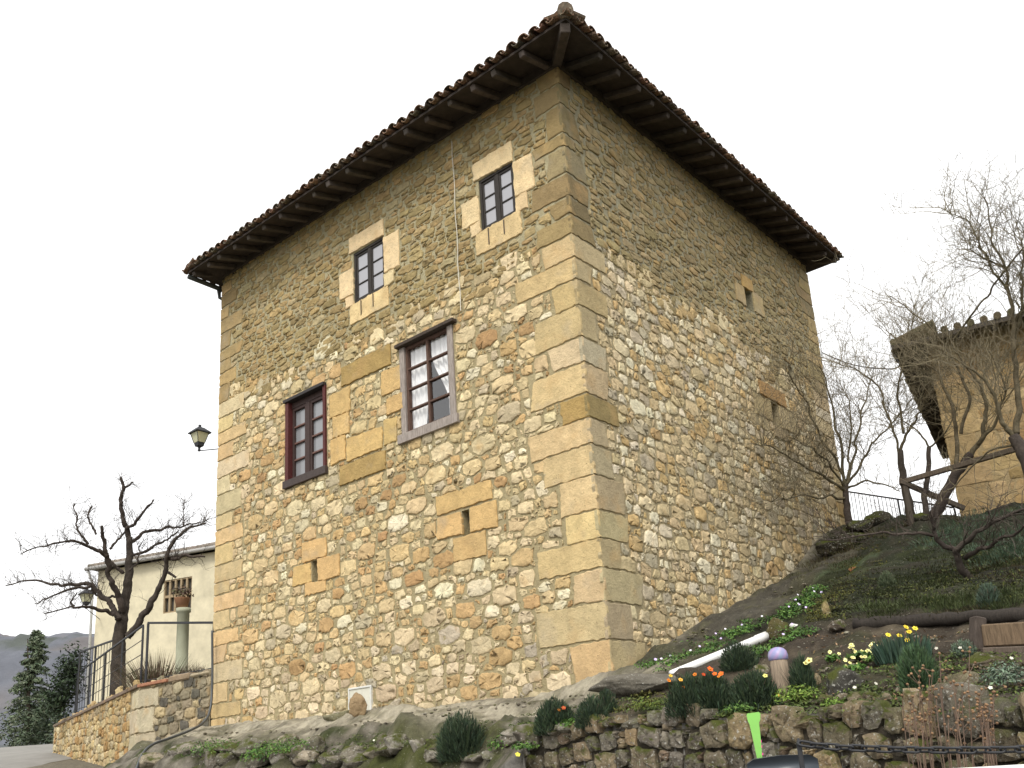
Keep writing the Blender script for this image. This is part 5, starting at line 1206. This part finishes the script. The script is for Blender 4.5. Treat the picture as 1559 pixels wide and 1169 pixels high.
# ------------------------------------------------------------------ second stone house at the right
K0 = at(1463, 780, 19.0); KZ = float(K0[2]); fa_ = math.radians(119.4); dF = np.array([math.sin(fa_), math.cos(fa_), 0]); dS = np.array([-dF[1], dF[0], 0]); dS = dS if dS[1] > 0 else -dS
def HS(a, b, z): return K0*[1, 1, 0]+dF*a+dS*b+ZZ*z
hs = thing('stone_house', 'smaller stone house with a dark mossy eave behind the bare trees at the right', 'house', HS(3, 0, KZ))
mapH = lambda u, v, h: HS(u, -h, v)
mapHs = lambda u, v, h: HS(-h, u, v)
o_ = .60; ea = HS(-o_, -o_, 0); r_ = ray(1377, 528); e_ = EYE+r_*(np.hypot(*ea[:2]))/np.hypot(r_[0], r_[1]); EZ = float(e_[2])
for mp, Lw in ((mapH, 7.5), (mapHs, 7.5)):
    m = MB(); wall_sheet(m, 0, Lw, KZ-1.2, EZ+.15, [], mp, (.34, .26, .14)); w = m.build('wall', M_MORTAR, hs); m = MB()
    for poly, (u, v), r in rubble(0, Lw, KZ-1, EZ+.1, lambda u, v: True, [(-.1, .55, KZ-1+.5*k, KZ-.52+.5*k) for k in range(9)], [(.24, .34, .5), (.15, .2, 2), (.08, .12, 3)], 1.6, .03, row=.4, pack=.8):
        stone(m, poly, mp, random.uniform(.004, .012), pick([(3, (.37, .265, .13)), (3, (.32, .22, .10)), (2, (.42, .31, .165)), (1, (.27, .17, .08))]), step=.09, rough=.003)
    for k in range(9): stone(m, [(-.02, KZ-1+.5*k), (.5+.15*(k % 2), KZ-1+.5*k), (.5+.15*(k % 2), KZ-.52+.5*k), (-.02, KZ-.52+.5*k)], mp, .012, vary((.38, .275, .14), .12), flat=True)
    m.build('rubble_stones', M_STONE, w)
m = MB(); E = [HS(-o_, -o_, EZ), HS(8.2, -o_, EZ), HS(8.2, 8.2, EZ), HS(-o_, 8.2, EZ), HS(4, 4, EZ+1.5)]
m.add(E+[e+ZZ*.09 for e in E], [(0, 1, 4), (1, 2, 4), (2, 3, 4), (3, 0, 4), (5, 6, 9), (6, 7, 9), (7, 8, 9), (8, 5, 9)]+[(i, (i+1) % 4, 5+(i+1) % 4, 5+i) for i in range(4)], (.06, .05, .04)); rf = m.build('roof', M_WOODD, hs)
m = MB()
for side in (0, 1):
    for k in range(38):
        u = -o_+.05+k*.23; g = (lambda t, e=u: HS(e, -o_-.03+t, EZ+.14+t*.27)) if side == 0 else (lambda t, e=u: HS(-o_-.03+t, e, EZ+.14+t*.27))
        for row in range(2): m.tube([g(row*.4+random.uniform(-.03, .03)), g(row*.4+.45)], [.07, .06], 8, vary(random.choice([(.11, .085, .05), (.13, .10, .06), (.085, .08, .04)]), .25))
m.build('eave_tiles', M_TILE, rf)
m = MB()
for side in (0, 1):
    for k in range(13):
        u = k*.6; P_, Q_ = (HS(u, -o_+.08, EZ-.03), HS(u, .05, EZ+.16)) if side == 0 else (HS(-o_+.08, u, EZ-.03), HS(.05, u, EZ+.16)); m.beam(P_, Q_, .1, .1, vary((.06, .05, .04), .2), bev=.01)
m.build('rafters', M_WOODD, rf)
# fence and timber rails on the crest
Fa, Fb = at(1296, 790, 20.5), at(1458, 800, 19.4)
Fa[2] = at(1296, 747, 20.5)[2]-.95; Fb[2] = at(1458, 772, 19.4)[2]-.95
railing('iron_fence', 'thin barred iron fence on the crest between the tower and the stone house', Fa, Fb, .95, .95, 26, 3, (), .02, barr=.007)
m = MB(); m.beam(at(1370, 735, 17.2), at(1600, 668, 16.2), .075, .09, (.12, .095, .07), bev=.01); tag(m.build('timber_rail', M_WEATH), 'long slanting timber rail crossing in front of the stone house, rising to the right', 'rail')
m = MB(); m.beam(at(1371, 733, 17.1), at(1468, 774, 17.6), .075, .09, (.09, .072, .055), bev=.01); tag(m.build('timber_rail', M_WEATH), 'shorter timber rail sloping down to the foot of the stone house', 'rail')
pq = at(1376, 735, 17.15); m = MB(); m.beam(at(1390, 812, 17.2), pq+ZZ*.03, .09, .09, (.08, .065, .05), bev=.01); tag(m.build('timber_post', M_WEATH), 'timber post under the meeting ends of the two rails', 'post')
m = MB(); c0 = uvR(1250, 537); P_ = [T(-.02, c0[0], c0[1]), at(1285, 552, 20), at(1320, 560, 19), at(1375, 563, 18.2), HS(-o_, -o_+.1, EZ-.05)]
m.tube(smoothpts([np.array(p) for p in P_], 3), .012, 5, (.03, .03, .03)); tag(m.build('overhead_cable', M_PLAIN), 'thin dark cable strung from the tower side to the stone house eave', 'cable')

# ------------------------------------------------------------------ bare trees on the bank
def z5(p): return [(1150+x/1.949, 250+y/1.949) for x, y in p]
OLV = (.14, .118, .072); OLT = (.18, .152, .098)
def bare_tree(label, trunk, tds, trr, limbs, seed):
    random.seed(seed); t0 = at(*z5([trunk[0]])[0], tds[0]); g = ground_z(t0[0], t0[1]); o = thing('bare_tree', label, 'tree', np.r_[t0[:2], float(g)], None)
    a, b, c = MB(), MB(), MB(); w = limb(a, c, z5(trunk), tds, trr, BK, 0, amp=.025, tube_n=8)
    root = np.r_[w[0][:2], min(float(g)-.1, w[0][2]-.05)]; a.tube([root, w[0]], [trr[0]*1.25, trr[0]], 8, BK); a.build('trunk', M_BARK, o, True)
    for pts, ds, rr, n, tl in limbs: limb(b, c, z5(pts), ds, [q*.68 for q in rr], OLV, int(n*.66), tl*1.12, .0075, 2, .22, 4, amp=.035, spread=.8, tcol=OLT)
    b.build('branch', M_BARK, o, True); c.build('twigs', M_TWIG, o); return o
bare_tree('many-stemmed bare shrub pressed against the far edge of the tower', [(278, 1060), (270, 1000), (268, 950)], [18.6], [.075, .055],
          [([(268, 960), (255, 850), (240, 760), (215, 660), (190, 600)], [18.6, 18.0], [.05, .012], 37, .7), ([(270, 950), (300, 850), (310, 760), (330, 680), (350, 620)], [18.6, 19.2], [.045, .010], 44, .7),
           ([(272, 950), (320, 870), (370, 800), (430, 740), (470, 690)], [18.6, 18.2], [.04, .010], 44, .7), ([(268, 970), (200, 920), (120, 880), (50, 840), (0, 830)], [18.6, 15.8], [.045, .008], 57, .75),
           ([(268, 990), (190, 985), (110, 990), (40, 1000)], [18.6, 15.6], [.04, .008], 51, .7), ([(265, 930), (200, 820), (150, 720), (110, 640), (95, 590)], [18.6, 16.6], [.04, .008], 51, .75),
           ([(275, 960), (330, 940), (400, 955), (430, 970)], [18.6, 17.8], [.035, .010], 23, .6), ([(270, 940), (285, 800), (275, 700), (250, 640)], [18.6, 19.5], [.035, .008], 37, .7), ([(262, 960), (215, 880), (170, 840), (100, 810)], [18.6, 16.4], [.035, .008], 40, .7)], 5)
bare_tree('slim bare sapling beside the timber rails, left of the stone house', [(470, 1075), (455, 1010), (440, 940), (430, 850)], [17.6], [.10, .075, .055],
          [([(430, 850), (455, 790), (490, 730), (520, 650)], [17.6, 17.2], [.045, .012], 40, .7), ([(432, 870), (400, 760), (370, 660), (300, 610), (240, 585)], [17.6, 17.0], [.035, .008], 51, .8), ([(440, 800), (420, 690), (440, 580), (460, 500), (470, 420)], [17.5, 17.0], [.035, .008], 44, .8)], 6)
bare_tree('thin bare sapling with a forked top in front of the sky gap', [(512, 1060), (500, 990), (510, 940), (515, 840)], [17.2], [.06, .05, .04],
          [([(515, 840), (490, 800), (440, 760), (380, 720)], [17.2, 17.0], [.028, .008], 14, .6), ([(515, 840), (560, 800), (600, 720)], [17.2, 16.9], [.028, .008], 12, .6)], 7)
bare_tree('leaning bare tree whose stems spread in front of the stone house corner', [(525, 1060), (560, 985), (600, 915), (640, 860)], [16.8], [.10, .085, .065],
          [([(640, 860), (680, 800), (688, 720), (660, 640), (600, 560), (560, 500)], [16.8, 16.2], [.07, .012], 40, .8), ([(600, 915), (595, 800), (580, 700), (540, 620), (470, 560), (400, 500)], [16.8, 16.2], [.06, .010], 40, .85),
           ([(610, 800), (640, 700), (600, 600), (560, 540), (500, 460), (400, 390)], [16.6, 16.0], [.045, .008], 40, .85), ([(660, 830), (720, 760), (740, 660), (700, 560)], [16.7, 16.0], [.05, .010], 30, .8)], 8)
bare_tree('tall bare tree leaning in from the right edge, its crown reaching the sky', [(830, 960), (815, 890), (792, 845), (765, 805)], [15.0], [.13, .115, .10, .075],
          [([(765, 805), (730, 770), (715, 700), (680, 640), (620, 590), (560, 560)], [15.0, 14.4], [.06, .010], 40, .8), ([(775, 800), (785, 700), (765, 600), (768, 480), (755, 380), (740, 300), (700, 200), (680, 100)], [15.0, 14.2], [.07, .010], 46, .8),
           ([(768, 520), (790, 420), (790, 300), (800, 180)], [14.8, 14.2], [.045, .008], 40, .8), ([(755, 400), (690, 270), (640, 180), (560, 130)], [14.6, 14.0], [.03, .006], 36, .75), ([(740, 310), (680, 280), (610, 250)], [14.5, 14.0], [.025, .006], 24, .7), ([(590, 520), (650, 430), (720, 340), (797, 245)], [15.2, 14.0], [.025, .018], 16, .7),
           ([(780, 830), (690, 850), (600, 940), (540, 1010)], [15.0, 15.8], [.03, .010], 18, .6), ([(770, 480), (820, 380), (860, 280)], [14.8, 14.0], [.04, .008], 30, .8)], 9)
random.seed(99)
t0 = ground_hit(1478, 880); lw = thing('low_branch_shrub', 'low dark bare shrub spreading its crooked branches over the upper bank', 'shrub', t0); a, c = MB(), MB()
dd0 = float(np.hypot(*t0[:2]))
for pts, ds, rr, n in (([(1478, 882), (1462, 862), (1455, 838), (1478, 815), (1510, 795), (1559, 775)], [dd0, dd0-.6], [.05, .014], 22), ([(1456, 840), (1425, 822), (1418, 795), (1425, 770)], [dd0-.1, dd0-.4], [.035, .01], 18), ([(1470, 850), (1500, 832), (1540, 815), (1559, 800)], [dd0-.1, dd0-.8], [.03, .01], 18), ([(1420, 815), (1380, 812), (1320, 815), (1250, 822)], [dd0-.2, dd0-.4], [.022, .006], 20)):
    limb(a, c, pts, ds, rr, BK, n, .5, .006, 1, .25, 3, amp=.04)
a.build('branch', M_BARK, lw, True); c.build('twigs', M_TWIG, lw)

# loose gravel and flakes on the ledge and the bed
random.seed(123); m = MB()
for (x, y) in along([(985, 1010), (1060, 968), (1130, 935), (1200, 900), (1262, 855)], 170, 14, 9)+along([(240, 1125), (480, 1108), (700, 1080), (900, 1058)], 90, 16, 5)+[(random.uniform(1230, 1565), random.uniform(965, 1075)) for _ in range(120)]:
    p = ground_hit(x, y); r = random.uniform(.012, .045); blob(m, p+ZZ*r*.3, (r, r*.8, r*.5), vary(random.choice([(.22, .19, .14), (.14, .12, .09), (.30, .27, .21)]), .25), random.randrange(999), .3, 5, random.uniform(0, 3), 1)
o = m.build('gravel', M_GSTONE); o['kind'] = 'stuff'; o['label'] = 'loose stone chips lying on the rock ledge and the soil'
